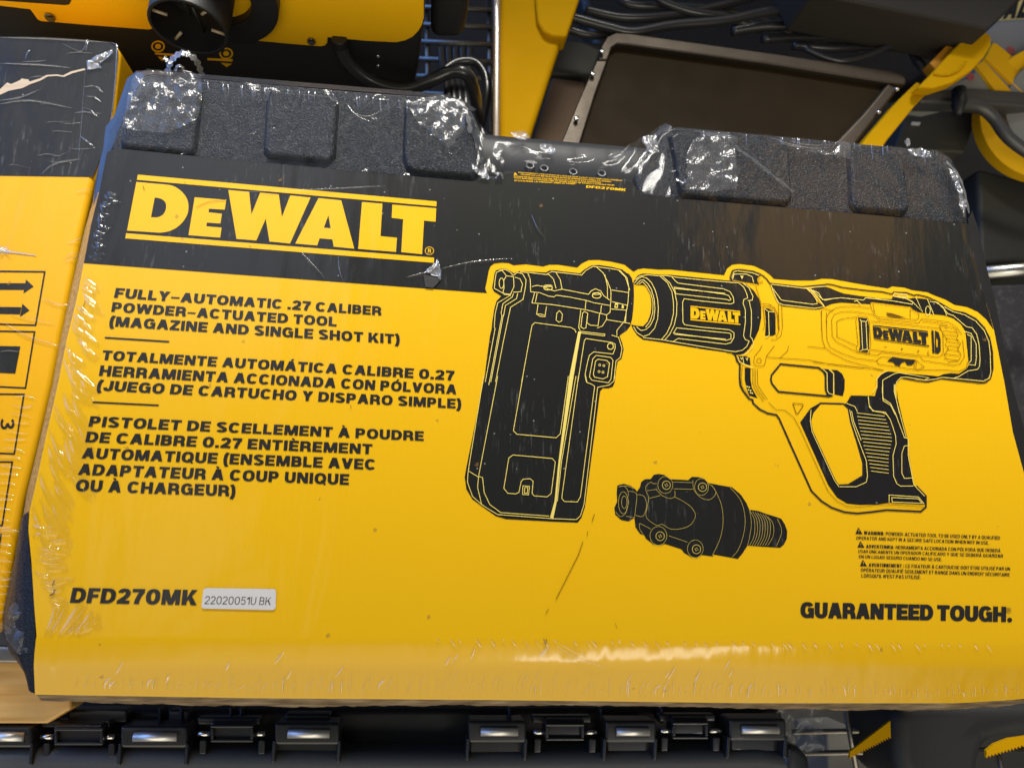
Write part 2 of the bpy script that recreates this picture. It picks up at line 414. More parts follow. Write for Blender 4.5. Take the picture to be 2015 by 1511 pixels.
def film(name, veil=.10, gloss=.22, rough=.07, tint=(.9, .93, 1), crumple=0.0, cs=90, base=.35):
    m, nt, out = nodes(name); P = geo(nt)
    tr = N(nt, 'ShaderNodeBsdfTransparent', {'Color': (.96, .96, .96, 1)})
    df = N(nt, 'ShaderNodeBsdfDiffuse', {'Color': (*tint, 1)})
    gi = {'Color': (1, 1, 1, 1), 'Roughness': rough}
    if crumple:
        h = N(nt, 'ShaderNodeTexNoise', {'Vector': P, 'Scale': cs, 'Detail': 4.0, 'Distortion': 1.5}).outputs['Fac']
        gi['Normal'] = N(nt, 'ShaderNodeBump', {'Height': h, 'Strength': crumple, 'Distance': .006}).outputs[0]
    gl = N(nt, 'ShaderNodeBsdfGlossy', gi)
    fr = N(nt, 'ShaderNodeLayerWeight', {'Blend': .35}).outputs['Facing']
    f = math_(nt, 'ADD', math_(nt, 'MULTIPLY', fr, gloss*1.6), gloss*base, True)
    s1 = N(nt, 'ShaderNodeMixShader', {0: veil, 1: tr.outputs[0], 2: df.outputs[0]})
    s2 = N(nt, 'ShaderNodeMixShader', {0: f, 1: s1.outputs[0], 2: gl.outputs[0]})
    nt.links.new(s2.outputs[0], out.inputs[0]); return m
YEL = (.90, .505, .0015)
M = dict(
    yellow=printed('yellow_print', YEL, dust=.22, spot=.3, dustcol=(.95, .70, .15)),
    black=printed('black_print', (.011, .011, .0105), dust=.5, spot=.6),
    ink=printed('black_ink', (.022, .021, .018), dust=.16, spot=.5),
    pale=printed('pale_line_print', (.92, .72, .16), dust=.05, spot=.1),
    brown=printed('brown_line_print', (.16, .075, .004), dust=.05, spot=.1),
    case=grained('grained_black_plastic', (.012, .015, .022)),
    smooth=plain('smooth_black_plastic', (.022, .023, .026), .32, coat=.3),
    dark=plain('matt_black_plastic', (.016, .016, .017), .5, bump=.1, bscale=900),
    film=film('clear_film'), filmc=film('crumpled_film', .04, .065, .16, crumple=.3), filmw=film('milky_film', .16, .3, .15, crumple=.5, cs=200),
    ridge=film('film_ridge', .05, .24, .12),
    sticker=plain('sticker_paper', (.72, .70, .66), .4, vary=.05, coat=.5),
    chrome=plain('polished_steel', (.75, .74, .72), .2, metal=1, vary=.1),
    steel=plain('brushed_steel', (.33, .31, .28), .38, metal=1, bump=.2, bscale=500, vary=.4),
)
def kraft():
    m, nt, out = nodes('kraft_board'); P = geo(nt)
    n1 = N(nt, 'ShaderNodeTexNoise', {'Vector': mapped(nt, .2, (60, 400, 200)), 'Scale': 1.0, 'Detail': 6.0}).outputs['Fac']
    c = ramp(nt, n1, [(.3, (.12, .075, .035)), (.55, (.30, .21, .11)), (.75, (.48, .37, .23))])
    b = N(nt, 'ShaderNodeBsdfPrincipled', {'Base Color': c, 'Roughness': .55, 'Coat Weight': .6, 'Coat Roughness': .15})
    b.inputs['Normal'].default_value = (0, 0, 0)
    bb = N(nt, 'ShaderNodeBump', {'Height': n1, 'Strength': .5, 'Distance': .002}); nt.links.new(bb.outputs[0], b.inputs['Normal'])
    nt.links.new(b.outputs[0], out.inputs[0]); return m
M['pin'] = plain('satin_pin_steel', (.9, .89, .87), .42, metal=.85, vary=.05); M['wire'] = plain('cable_rubber', (.03, .03, .032), .35, coat=.5); M['carton'] = printed('carton_yellow_print', (.84, .43, .002), dust=.12, spot=.3, dustcol=(.95, .70, .15)); M['flank'] = grained('filmed_flank_plastic', (.016, .019, .026), .5, 1.0, .25, .4); M['grip'] = plain('grip_plastic', (.02, .021, .024), .55, spec=.3); M['kraft'] = kraft(); M['lid'] = plain('grey_black_lid', (.09, .092, .095), .5, bump=.2, bscale=700)

# ---------------------------------------------------------------- the boxed kit
kit = thing('boxed_tool_kit', at(1000, 800, -.10), 'large black carrying case in a yellow and black printed sleeve under torn clear film', 'tool kit box')
TH = math.radians(24)
CL = at(72, 1250, 0); CR = at(2060, 1262, 0)
top_edge = [(211, 300), (228, 292), (400, 309), (700, 337), (925, 357), (975, 351), (992, 336), (1240, 353), (1262, 382), (1335, 391), (1600, 413), (1905, 440)]
right_edge = [(1912, 480), (1925, 535), (1939, 590), (1956, 650), (1977, 756), (1993, 850), (2015, 931), (2035, 1060), (2060, 1262)]
left_edge = [(72, 1250), (68, 1200), (62, 1106), (56, 1043), (58, 1005), (67, 968), (90, 861), (114, 756), (132, 665), (151, 588), (165, 518), (179, 443), (195, 378), (205, 330)]
sl = MB()
face = [at(*p) for p in top_edge + right_edge + left_edge]
# front panel as a fan-safe n-gon, then the bent lower flap as rows
zf = lambda s: 0.0
A_S = [(0, 0), (.004, 9.4), (.0115, 12.6), (.018, 24), (1, 24)]
def flap_ang(s):
    for (a, b), (c, d) in zip(A_S, A_S[1:]):
        if s <= c: return math.radians(b + (d-b)*(s-a)/(c-a))
    return math.radians(24)
FT = [(0.0, 0.0)]
for _i in range(400): _a = flap_ang((_i+.5)*.0005); FT.append((FT[-1][0] + math.cos(_a)*.0005, FT[-1][1] + math.sin(_a)*.0005))
def flap_prof(L, n=26):
    "the flap bends down in two soft steps: list of (distance, depth)"
    out = []
    for i in range(n + 1):
        t = L * (i/n)**1.25 / .0005; k = min(int(t), 399); f = t - k
        out.append((FT[k][0] + (FT[k+1][0]-FT[k][0])*f, FT[k][1] + (FT[k+1][1]-FT[k][1])*f))
    return out
def flap_len(c, ypx):
    lo, hi = .001, .2
    for _ in range(40):
        mid = (lo+hi)/2; d, z = flap_prof(mid)[-1]
        if pix((c.x, c.y - d, -z))[1] < ypx: lo = mid
        else: hi = mid
    return lo
NC = 60
def bottom_px(x):
    t = [(70, 1366), (500, 1373), (1008, 1377), (1512, 1383), (1900, 1383), (2015, 1376), (2080, 1368)]
    for (a, b), (c, d) in zip(t, t[1:]):
        if x <= c: return b + (d-b)*(x-a)/(c-a)
    return t[-1][1]
rows = []
for i in range(NC + 1):
    c = CL.lerp(CR, i/NC); px = pix(c)[0]
    rows.append([Vector((c.x, c.y - d, -z)) for d, z in flap_prof(flap_len(c, bottom_px(px)))])
vs = list(face); iCR = len(top_edge) + len(right_edge) - 1; iCL = iCR + 1
sl.add(face, [tuple(range(len(face)))])
k0 = len(sl.v); nr = 27
for r_ in rows: sl.v += r_
for i in range(NC):
    for j in range(nr - 1):
        a = k0 + i*nr + j; sl.f.append((a, a + nr, a + nr + 1, a + 1))
sleeve = sl.make('cardboard_sleeve', M['yellow'], kit)
for p in sleeve.data.polygons: p.use_smooth = len(p.vertices) == 4
tag(sleeve, 'yellow and black printed card sleeve with a bent lower flap')
# kraft edge under the flap, torn
rnd = random.Random(3); e = MB(); k = 0; n = 240; off = 0
for i in range(n + 1):
    t = i/n; f = t*NC; a = min(int(f), NC-1); b = rows[a][-1].lerp(rows[a+1][-1], f-a)
    off = off*.7 + rnd.uniform(-.0011, .0011)
    w = .0085 + off + .0025*math.sin(t*9) 
    e.v += [b + Vector((0, .0006, -.0004)), b + Vector((0, -w*.30, -w*.55)), b + Vector((0, -w*.50 - .0006, -w))]
for i in range(n):
    for j in (0, 1): e.f.append((3*i+j, 3*i+3+j, 3*i+4+j, 3*i+1+j))
o = e.make('torn_bottom_edge', M['kraft'], sleeve)
# sleeve's left side: brown card edge, widening towards the bottom
side = [((195, 378), (186, 385)), ((179, 443), (167, 450)), ((165, 518), (151, 520)), ((151, 588), (135, 592)), ((132, 665), (117, 678)), ((114, 756), (103, 756)), ((90, 861), (77, 870)), ((67, 968), (52, 972)), ((57, 1010), (43, 1030))]
e = MB()
for a, b in side:
    p, q = at(*a, -.0004), at(*b, -.028); e.v += [p, p.lerp(q, .5) + Vector((-.0008, 0, .0)), q]
for i in range(len(side)-1):
    for j in (0, 1): e.f.append((3*i+j, 3*i+1+j, 3*i+4+j, 3*i+3+j))
e.make('sleeve_side', M['kraft'], sleeve, smooth=True)

# ---- carrying case (black plastic)
def wall(pairs, zi, zo, mat, name, parent, steps=4, bulge=.0):
    e = MB(); m = steps + 1
    for a, b in pairs:
        p, q = at(a[0], a[1], a[2] if len(a) > 2 else zi), at(b[0], b[1], b[2] if len(b) > 2 else zo)
        for s in range(m):
            v = p.lerp(q, s/steps); v.z += bulge*math.sin(math.pi*s/steps); e.v.append(v)
    for i in range(len(pairs)-1):
        for s in range(steps): e.f.append((i*m+s, i*m+s+1, (i+1)*m+s+1, (i+1)*m+s))
    return e.make(name, mat, parent, smooth=True)
body = MB()
# deep body behind everything
body.pp([(190, 420), (262, 170), (900, 232), (960, 300), (1240, 330), (1320, 275), (1845, 322), (1890, 450), (1980, 800), (2060, 1240), (2060, 1330), (140, 1330), (30, 1260), (60, 1000)], -.012, .075)
case = body.make('carrying_case', M['case'], kit, bevel=.004)
lob1 = [(207, 318), (222, 284), (243, 232), (262, 182), (283, 151), (300, 147), (530, 166), (700, 181), (870, 193), (905, 203), (928, 220), (943, 252), (952, 300), (962, 345), (925, 372), (560, 345), (215, 312)]
lob2 = [(1258, 400), (1250, 345), (1276, 300), (1298, 262), (1318, 248), (1340, 247), (1512, 263), (1700, 281), (1845, 293), (1874, 308), (1890, 340), (1902, 400), (1912, 455), (1600, 430)]
MB().pp(lob1, -.0045, .022).make('case_lobe', M['case'], case, bevel=.0035, seg=3)
MB().pp(lob2, -.0045, .022).make('case_lobe', M['case'], case, bevel=.0035, seg=3)
# raised pads with sloped flanks
def pad(pts, h=.0042, name='raised_pad'):
    c = sum((at(*p, 0) for p in pts), Vector()) / len(pts)
    top = [at(*p, -.0004) for p in pts]; e = MB()
    bot = [Vector((t.x + (t.x-c.x)/max(abs(t.x-c.x), .01)*.0026, t.y + (t.y-c.y)/max(abs(t.y-c.y), .01)*.0026, -.0046 - .002)) for t in top]
    return e.prism(top, bot).make(name, M['case'], case, bevel=.0016, seg=3, angle=25)
for q in ([(281, 170), (292, 160), (382, 168), (391, 182), (388, 205), (380, 285), (372, 296), (250, 285), (238, 278), (245, 245)],
          [(534, 178), (650, 188), (661, 200), (655, 300), (645, 312), (532, 302), (522, 292), (526, 200)],
          [(806, 202), (880, 207), (908, 222), (926, 262), (944, 330), (930, 342), (815, 332), (802, 322), (797, 300), (800, 215)],
          [(1322, 268), (1335, 260), (1415, 268), (1470, 275), (1548, 283), (1552, 296), (1558, 385), (1548, 396), (1352, 380), (1342, 370), (1330, 300)],
          [(1676, 296), (1765, 303), (1777, 312), (1790, 402), (1782, 415), (1690, 408), (1680, 398)],):
    pad(q)
# left flank of the case and of the right lobe (film-covered, sloping)
wall([((285, 149), (268, 141)), ((268, 176), (250, 155)), ((250, 225), (225, 228)), ((233, 262), (208, 250)), ((215, 312), (203, 290)), ((205, 335), (190, 345)), ((196, 378), (184, 385)), ((190, 400), (182, 405))], -.0055, -.0095, M['flank'], 'case_flank', case, bulge=.0005)
wall([((1322, 250), (1308, 243)), ((1302, 280), (1290, 262)), ((1318, 325), (1268, 300)), ((1330, 372), (1250, 345)), ((1345, 398), (1244, 392))], -.0045, -.0100, M['flank'], 'case_flank', case, bulge=.0008)
wall([((57, 1006), (43, 1030)), ((56, 1060), (28, 1110)), ((62, 1120), (16, 1160)), ((68, 1190), (6, 1205)), ((69, 1240, -.003), (4, 1245)), ((69, 1290, -.006), (20, 1285)), ((69, 1330, -.012), (48, 1318)), ((69, 1364, -.018), (60, 1346))], -.002, -.030, M['case'], 'case_corner', case, bulge=.004)
wall([((1905, 430), (1911, 410)), ((1908, 470), (1925, 450)), ((1922, 535), (1942, 528)), ((1938, 590), (1958, 590)), ((1953, 650), (1972, 660)), ((1976, 756), (1990, 750)), ((1992, 850), (2012, 830)), ((2014, 931), (2045, 940))], -.0008, -.016, M['dark'], 'case_rim', case, bulge=.002)
wall([((283, 150), (266, 140)), ((300, 147), (300, 139)), ((530, 166), (530, 157)), ((870, 193), (872, 185)), ((905, 203), (908, 196)), ((928, 220), (938, 216))], -.006, -.012, M['case'], 'case_back', case)
# handle bar with grip dimples
hb = MB()
a, b = at(930, 305, -.016), at(1300, 335, -.016); d = (b - a).normalized(); u = Vector((-d.y, d.x, 0))
m = 40
prof = [(.0165, -.004), (.015, .002), (.008, .0065), (-.002, .0075), (-.012, .0065), (-.020, .003), (-.024, -.004), (-.018, -.012), (.01, -.012)]
for i in range(m + 1):
    t = i/m; p = a.lerp(b, t)
    for (q, z) in prof:
        dim = .0010*max(0, math.cos(t*math.pi*2*5.5))**4 * (1 if z > .002 else 0)
        hb.v.append(p + u*q + Vector((0, 0, z - dim)))
pn = len(prof)
for i in range(m):
    for j in range(pn): hb.f.append((i*pn+j, i*pn+(j+1) % pn, (i+1)*pn+(j+1) % pn, (i+1)*pn+j))
handle = hb.make('handle', M['grip'], case, smooth=True)
dm = MB()
for (px, py) in ((1043, 327), (1071, 332), (1128, 339), (1184, 342)): dm.ring(at(px, py, -.0085), (0, .25, 1), .0016, .0036, .0006, 16)
dm.make('grip_dimples', M['smooth'], handle, smooth=True)
# ---------------------------------------------------------------- print on the sleeve
Z1, Z2, Z3, Z4 = .00015, .0003, .00045, .0006
glow = [(960, 577), (958.2, 577.6), (954.8, 567.5), (958.2, 552.3), (961.6, 533.7), (965, 524.5), (972.6, 518.6), (987.8, 516.9), (1001, 518), (1010.5, 522.3), (1035, 520), (1068.8, 524.5), (1080.6, 521), (1099, 521), (1136, 526.7), (1144.7, 518.6), (1158, 512), (1176.7, 511.5), (1203.7, 515), (1229, 521), (1246.4, 535), (1255.3, 529.8), (1267, 528), (1295.5, 530.5), (1319, 530.5), (1425, 541.7), (1431, 528.3), (1441, 520.8), (1456, 519.4), (1483, 523), (1502.5, 532), (1514, 540), (1523, 549), (1562, 552), (1600, 552), (1618, 548.3), (1637, 549), (1673.6, 555.6), (1710, 562), (1747, 567.6), (1756, 563.5), (1780, 565.8), (1795, 571), (1824.5, 575), (1839, 581.4), (1861, 589.7), (1878, 599.8), (1903.6, 604.4), (1924, 613.6), (1940.4, 628), (1955, 648.6)]
bp = Art().poly([(p[0], p[1]) for p in top_edge] + [(1912, 480), (1925, 535), (1939, 590), (1955, 648)] + glow[::-1] + [(165, 518), (179, 443), (195, 378), (205, 330)])
sheet('black_printed_band', [bp.tris()], M['black'], sleeve, Z1)
# brand mark
LQ = [pz('215,83', *ZL)[0], pz('1832,217', *ZM)[0], pz('68,825', *ZL)[0], pz('1800,932', *ZM)[0]]
def logo(big=True):
    out = []
    g = lambda *a: out.append(a)
    g(cat((ZL, '215,83'), (ZM, '1832,217 1830,275'), (ZL, '203,143'))); g(cat((ZL, '78,765'), (ZM, '1802,872 1800,932'), (ZL, '68,825')))
    g(smooth2(pz('540,198 620,212 690,250 750,305 790,370 805,440 800,520 770,590 720,655 650,710 560,748 470,760', *ZL)) + pz('88,735 198,168', *ZL),
      pz('412,350', *ZL) + smooth2(pz('440,352 495,368 535,405 545,450 540,490 515,540 470,572 420,582', *ZL)) + pz('368,580', *ZL))
    g(pz('878,347 1245,377 1228,492 1045,480 1040,522 1195,538 1178,653 1020,641 1014,685 1192,700 1175,817 805,788', *ZL))
    g(cat((ZL, '1270,262 1512,284 1540,545 1640,294 1858,312 1895,578'), (ZM, '125,147 362,172 122,708'), (ZL, '1750,862 1706,595 1597,850 1365,832')))
    g(pz('455,178 720,205 872,768 633,745 617,660 468,647 440,730 183,708', *ZM), pz('570,378 597,530 517,523', *ZM))
    g(pz('962,224 1200,243 1178,622 1370,640 1358,806 917,770', *ZM)); g(pz('1316,254 1828,297 1820,454 1685,441 1663,832 1420,808 1442,425 1308,408', *ZM))
    return out
def smooth2(p, k=3): return [(q.x, q.y) for q in smoothpath([(a, b, 0) for a, b in p], k)]
def logo_art(quad=None):
    A = Art(); f = quadmap(LQ, quad) if quad else (lambda q: q)
    for it in logo():
        A.poly([f(q) for q in it[0]])
        if len(it) > 1: A.hole([f(q) for q in it[1]])
    return A
A = logo_art()
c = pz('1748,792', *ZM)[0]
A.loop(c[0], c[1], 8.3, 7.5, 1.3); 
items = [A.tris()] + textline('R', .26, .2, (c[0]-2.8, c[1]-4.2), (c[0]+3.4, c[1]-3.8), (c[0]-3.2, c[1]+3.8), (c[0]+3.0, c[1]+4.2))
sheet('brand_logo', items, M['yellow'], sleeve, Z2)
# product text
VB, HB = .30, .215
T = [('FULLY~AUTOMATIC .27 CALIBER', (228.3, 566.6), (751, 603.3), (224, 585.5), (750.4, 620.8)),
     ('POWDER~ACTUATED TOOL', (222, 594.6), (663, 624), (218.4, 613.2), (662.2, 642.3)),
     ('(MAGAZINE AND SINGLE SHOT KIT)', (217, 622.2), (786.8, 658.3), (213.8, 641.6), (786.8, 677)),
     ('TOTALMENTE AUTOMÁTICA CALIBRE 0.27', (203, 689.2), (894.6, 729.7), (199.2, 708.1), (893.7, 748.6)),
     ('HERRAMIENTA ACCIONADA CON PÓLVORA', (198, 718.9), (899, 756.8), (194.3, 739.3), (898, 775.7)),
     ('(JUEGO DE CARTUCHO Y DISPARO SIMPLE)', (193.4, 748), (908, 785.3), (188.7, 768), (907.7, 804)),
     ('PISTOLET DE SCELLEMENT À POUDRE', (178.2, 818.5), (834, 848.5), (173.6, 838.9), (833.7, 867.4)),
     ('DE CALIBRE 0.27 ENTIÈREMENT', (171.8, 849), (733, 873.8), (167.2, 869.7), (732.1, 893.6)),
     ('AUTOMATIQUE (ENSEMBLE AVEC', (164.3, 880.5), (740, 903.8), (160, 901.5), (739.4, 924.2)),
     ('ADAPTATEUR À COUP UNIQUE', (157.3, 912), (687.3, 932.9), (152.6, 933.8), (686.4, 953.9)),
     ('OU À CHARGEUR)', (151.5, 943.1), (464.2, 954.8), (147.7, 965.8), (463, 976.6))]
items = []
for t in T: items += textline(t[0], VB, HB, *t[1:], gap=.115)
items.append(Art().stroke([(206.2, 664.4), (332.6, 672.3)], 3.2).tris()); items.append(Art().stroke([(182, 791.1), (312.2, 797.5)], 3.2).tris())
sheet('product_text', items, M['ink'], sleeve, Z2)
sheet('model_number', textline('DFD270MK', .31, .22, (143, 1156), (390, 1160.5), (137, 1185.5), (387, 1190.5), gap=.1), M['ink'], sleeve, Z2)
w = lambda s: pz(s, *ZW)
def slog(txt, a, b, c_, d): return textline(txt, .34, .25, *w(a + ' ' + b + ' ' + c_ + ' ' + d), gap=.035)
items = slog('GUARANTEED', '25,698', '1208,722', '22,838', '1205,862') + slog('TOUGH', '1243,724', '1858,740', '1240,864', '1855,876')
c = w('1888,858')[0]; items.append(Art().circle(c[0], c[1], 4.7).tris())
c = w('1878,773')[0]; items.append(Art().loop(c[0], c[1], 4.6, 5.4, .7).tris()); items += textline('R', .2, .14, (c[0]-2, c[1]-3), (c[0]+2, c[1]-3), (c[0]-2, c[1]+3), (c[0]+2, c[1]+3))
sheet('slogan_text', items, M['ink'], sleeve, Z2)
WT = [('WARNING: POWDER-ACTUATED TOOL TO BE USED ONLY BY A QUALIFIED', '590,66 1803,112 588,98 1800,142', 8),
      ('OPERATOR AND KEPT IN A SECURE SAFE LOCATION WHEN NOT IN USE.', '522,112 1705,157 520,142 1703,187', 0),
      ('ADVERTENCIA: HERRAMIENTA ACCIONADA CON PÓLVORA QUE DEBERÁ', '610,187 1806,225 607,217 1806,255', 12),
      ('USAR ÚNICAMENTE UN OPERADOR CALIFICADO Y QUE SE DEBERÁ GUARDAR', '540,232 1830,273 537,260 1828,303', 0),
      ('EN UN LUGAR SEGURO CUANDO NO SE USE.', '546,278 1288,305 544,307 1286,334', 0),
      ('AVERTISSEMENT : CE FIXATEUR À CARTOUCHE DOIT ÊTRE UTILISÉ PAR UN', '632,352 1892,388 630,383 1890,418', 15),
      ('OPÉRATEUR QUALIFIÉ SEULEMENT ET RANGÉ DANS UN ENDROIT SÉCURITAIRE', '562,397 1890,440 560,428 1888,470', 0),
      ("LORSQU'IL N'EST PAS UTILISÉ.", '568,447 1098,462 566,478 1096,493', 0)]
items = []
for t, q, b in WT: items += textline(t, .24, .13, *w(q), gap=.16, bold_until=b)
for x, y in ((545, 66), (563, 186), (585, 352)):
    tr = Art().poly(w('%d,%d %d,%d %d,%d' % (x-5, y-32, x+32, y+28, x-32, y+26)))
    tr.hole(w('%d,%d %d,%d %d,%d %d,%d' % (x-6, y-14, x+4, y-14, x+2, y+8, x-3, y+8))); tr.hole(w('%d,%d %d,%d %d,%d %d,%d' % (x-5, y+13, x+3, y+13, x+3, y+19, x-5, y+19)))
    items.append(tr.tris())
sheet('warning_text', items, M['ink'], sleeve, Z2)
hl = lambda s: pz(s, 960, 240, 5.926)
items = textline('DFD270MK', .3, .2, *hl('1150,740 1615,780 1142,768 1608,808'), gap=.1)
for t, q in (("AVERTISSEMENT : LIRE LE GUIDE DE L'UTILISATEUR AVANT TOUT EMPLOI DU PRODUIT", '355,584 1570,680 355,596 1570,693'),
             ('PELIGRO LEA LAS INSTRUCCIONES ANTES DE OPERAR ESTE PRODUCTO LESIONES', '385,606 1440,692 385,620 1440,706'),
             ('RISQUE DE BLESSURE PORTER UNE PROTECTION OCULAIRE APPROPRIEE', '305,628 1320,704 305,641 1320,716'),
             ("POUR REDUIRE LE RISQUE LIRE LE MODE D'EMPLOI AVANT L'UTILISATEUR", '305,648 1475,734 305,661 1475,748'),
             ("D'UTILISER LE PRODUIT EMPLOI AVANT", '312,676 1025,718 312,692 1025,732')):
    items += textline(t, .24, .2, *hl(q), gap=.12)
items.append(Art().poly(hl('318,590 345,620 300,618')).tris())
sheet('handle_warning_text', items, M['yellow'], sleeve, Z2)

# ---- the drawings
def P_(zz, s): return pz(s, *zz)
BK = Art(); YE = Art(); DK = Art(); TD = Art(); PL = Art()
WP = 1.35; WD = .85
# magazine silhouette
BK.poly(cat((ZA, '405,395 420,310 430,240 445,195 490,175 560,172 620,200 660,225 720,200 1030,215 1080,190 1150,190 1200,200 1430,225 1490,175 1560,135 1650,128 1800,150 1920,180 1980,225'),
    (ZC, '50,260 90,320 115,420 118,560 110,720 95,850 70,950 20,1010 0,1030'), (ZA, '1960,900 1890,950 1920,1030 1940,1110 1915,1220 1870,1250 1860,1300 1845,1400'),
    (ZB, '1560,60 1540,105 1500,120 1440,120 1415,150 1330,800 1265,1290 1230,1400 1190,1450 940,1440 480,1415 380,1385 290,1320 150,1220 90,1120 72,1000 90,900 270,0'),
    (ZA, '380,950 400,870 405,800 430,640 455,550 510,490 430,440')))
# barrel
BK.poly(P_(ZC, '105,390 130,330 170,280 230,258 330,262 460,275 600,275 1000,315 1400,355 1500,372 1600,400 1700,480 1770,590 1800,700 1800,850 1770,1000 1700,1150 1640,1250 1560,1325 1480,1330 1400,1305 1000,1250 460,1160 240,1130 170,1080 110,1000 80,930 140,945 240,955 300,890 340,780 350,660 335,540 290,440 250,412 130,400'))
BK.poly(P_(ZC, '1395,335 1400,300 1430,225 1480,215 1700,240 1795,285 1755,310 1745,350 1770,400 1690,385'))
BK.poly(P_(ZN, '755,605 1400,680 1480,690 1600,790 1720,960 1835,1040 1740,1095 1640,1090 1000,1025 930,980 880,890 830,760'))
BK.poly(P_(ZC, '1845,715 1900,720 1980,770 1990,830 1990,1060 1950,1080 1850,1080 1862,900'))
BK.poly(cat((ZE, '-50,155 20,140 120,128 180,145 260,180 330,205 500,230 640,250 700,262 840,265 850,238 900,240 960,250 1020,262 1080,250 1220,265 1300,290 1380,320 1440,370 1500,390 1620,415 1740,480 1820,570 1880,680 1910,830 1920,1000 1900,1080 1850,1140 1800,1150 1370,1105 1300,1125 1220,1135 1100,1120 1000,1105 940,1110 900,1150 880,1200 885,1300 900,1350'),
    (ZF, '1012,40 1020,120 1060,290 1095,430 1105,560 1130,700 1150,800 1235,880 1235,945 960,930 850,945 720,948 620,938 540,890 470,790 250,300 330,190 400,150 590,155 612,150 650,88 840,92'),
    (ZE, '665,1280 690,1200 690,1120 730,1070 790,1038 820,1038 1000,1060 1200,1075 1340,1090 1400,1065 1480,1055 1560,1062 1640,1010 1665,965 1655,850 1640,700 1630,610 1580,530 1500,470 1420,440 1240,420 1130,405 1080,380 1040,345 640,295 615,300 610,318 440,310 300,300 200,315 130,345 60,260 0,170')))
YE.poly(P_(ZF, '410,150 590,155 630,190 650,300 700,460 745,620 745,720 630,790 550,795 520,750 345,370 330,290 350,220'))
TD.stroke(P_(ZF, '410,150 590,155 630,190 650,300 700,460 745,620 745,720 630,790 550,795 520,750 345,370 330,290 350,220'), 3.4, True)
# trigger and guard pieces
BK.poly(P_(ZD, '1400,340 1500,350 1560,400 1560,690 1550,730 1500,715 1470,670 1470,450 1440,390')); BK.poly(P_(ZD, '1530,350 1620,360 1690,410 1730,500 1725,650 1700,740 1580,715 1575,400'))
TD.stroke(P_(ZD, '790,270 1350,325 1420,380 1450,440 1450,640 1480,720 1540,738 1500,742 760,675 665,560 648,500 658,430'), 3.4, True)
BK.poly(P_(ZD, '165,150 300,160 340,180 350,290 260,270 210,250 170,200')); BK.poly(P_(ZD, '265,320 350,330 350,500 370,620 450,770 330,730 290,610 265,500'))
TD.stroke(cat((ZD, '0,90 70,95 130,140 150,220 195,280 190,480 200,580 240,660 330,780 380,795 385,840 480,930 600,990 730,1015 770,1070 960,1500'), (ZF, '340,840 420,920 500,970 600,1005 700,1015 800,1005 930,988 1200,1000 1240,965 1240,880 1165,800')), 3.4)
TD.stroke(cat((ZC, '1420,352 1388,328 1390,290 1420,220 1470,205 1550,205 1700,230 1780,260 1830,290 1880,340 1915,390'), (ZN, '770,580 1300,640 1400,648 1850,605'), (ZE, '150,103 200,108 320,140 560,170 740,185 845,210 860,190 1000,195 1080,225 1110,215 1220,240 1330,290 1400,330 1490,385 1620,410 1740,470 1830,565 1890,680 1920,830 1925,1010 1900,1110 1850,1155 1800,1162 1370,1112 1230,1148 1130,1140 960,1108')), 2.2)
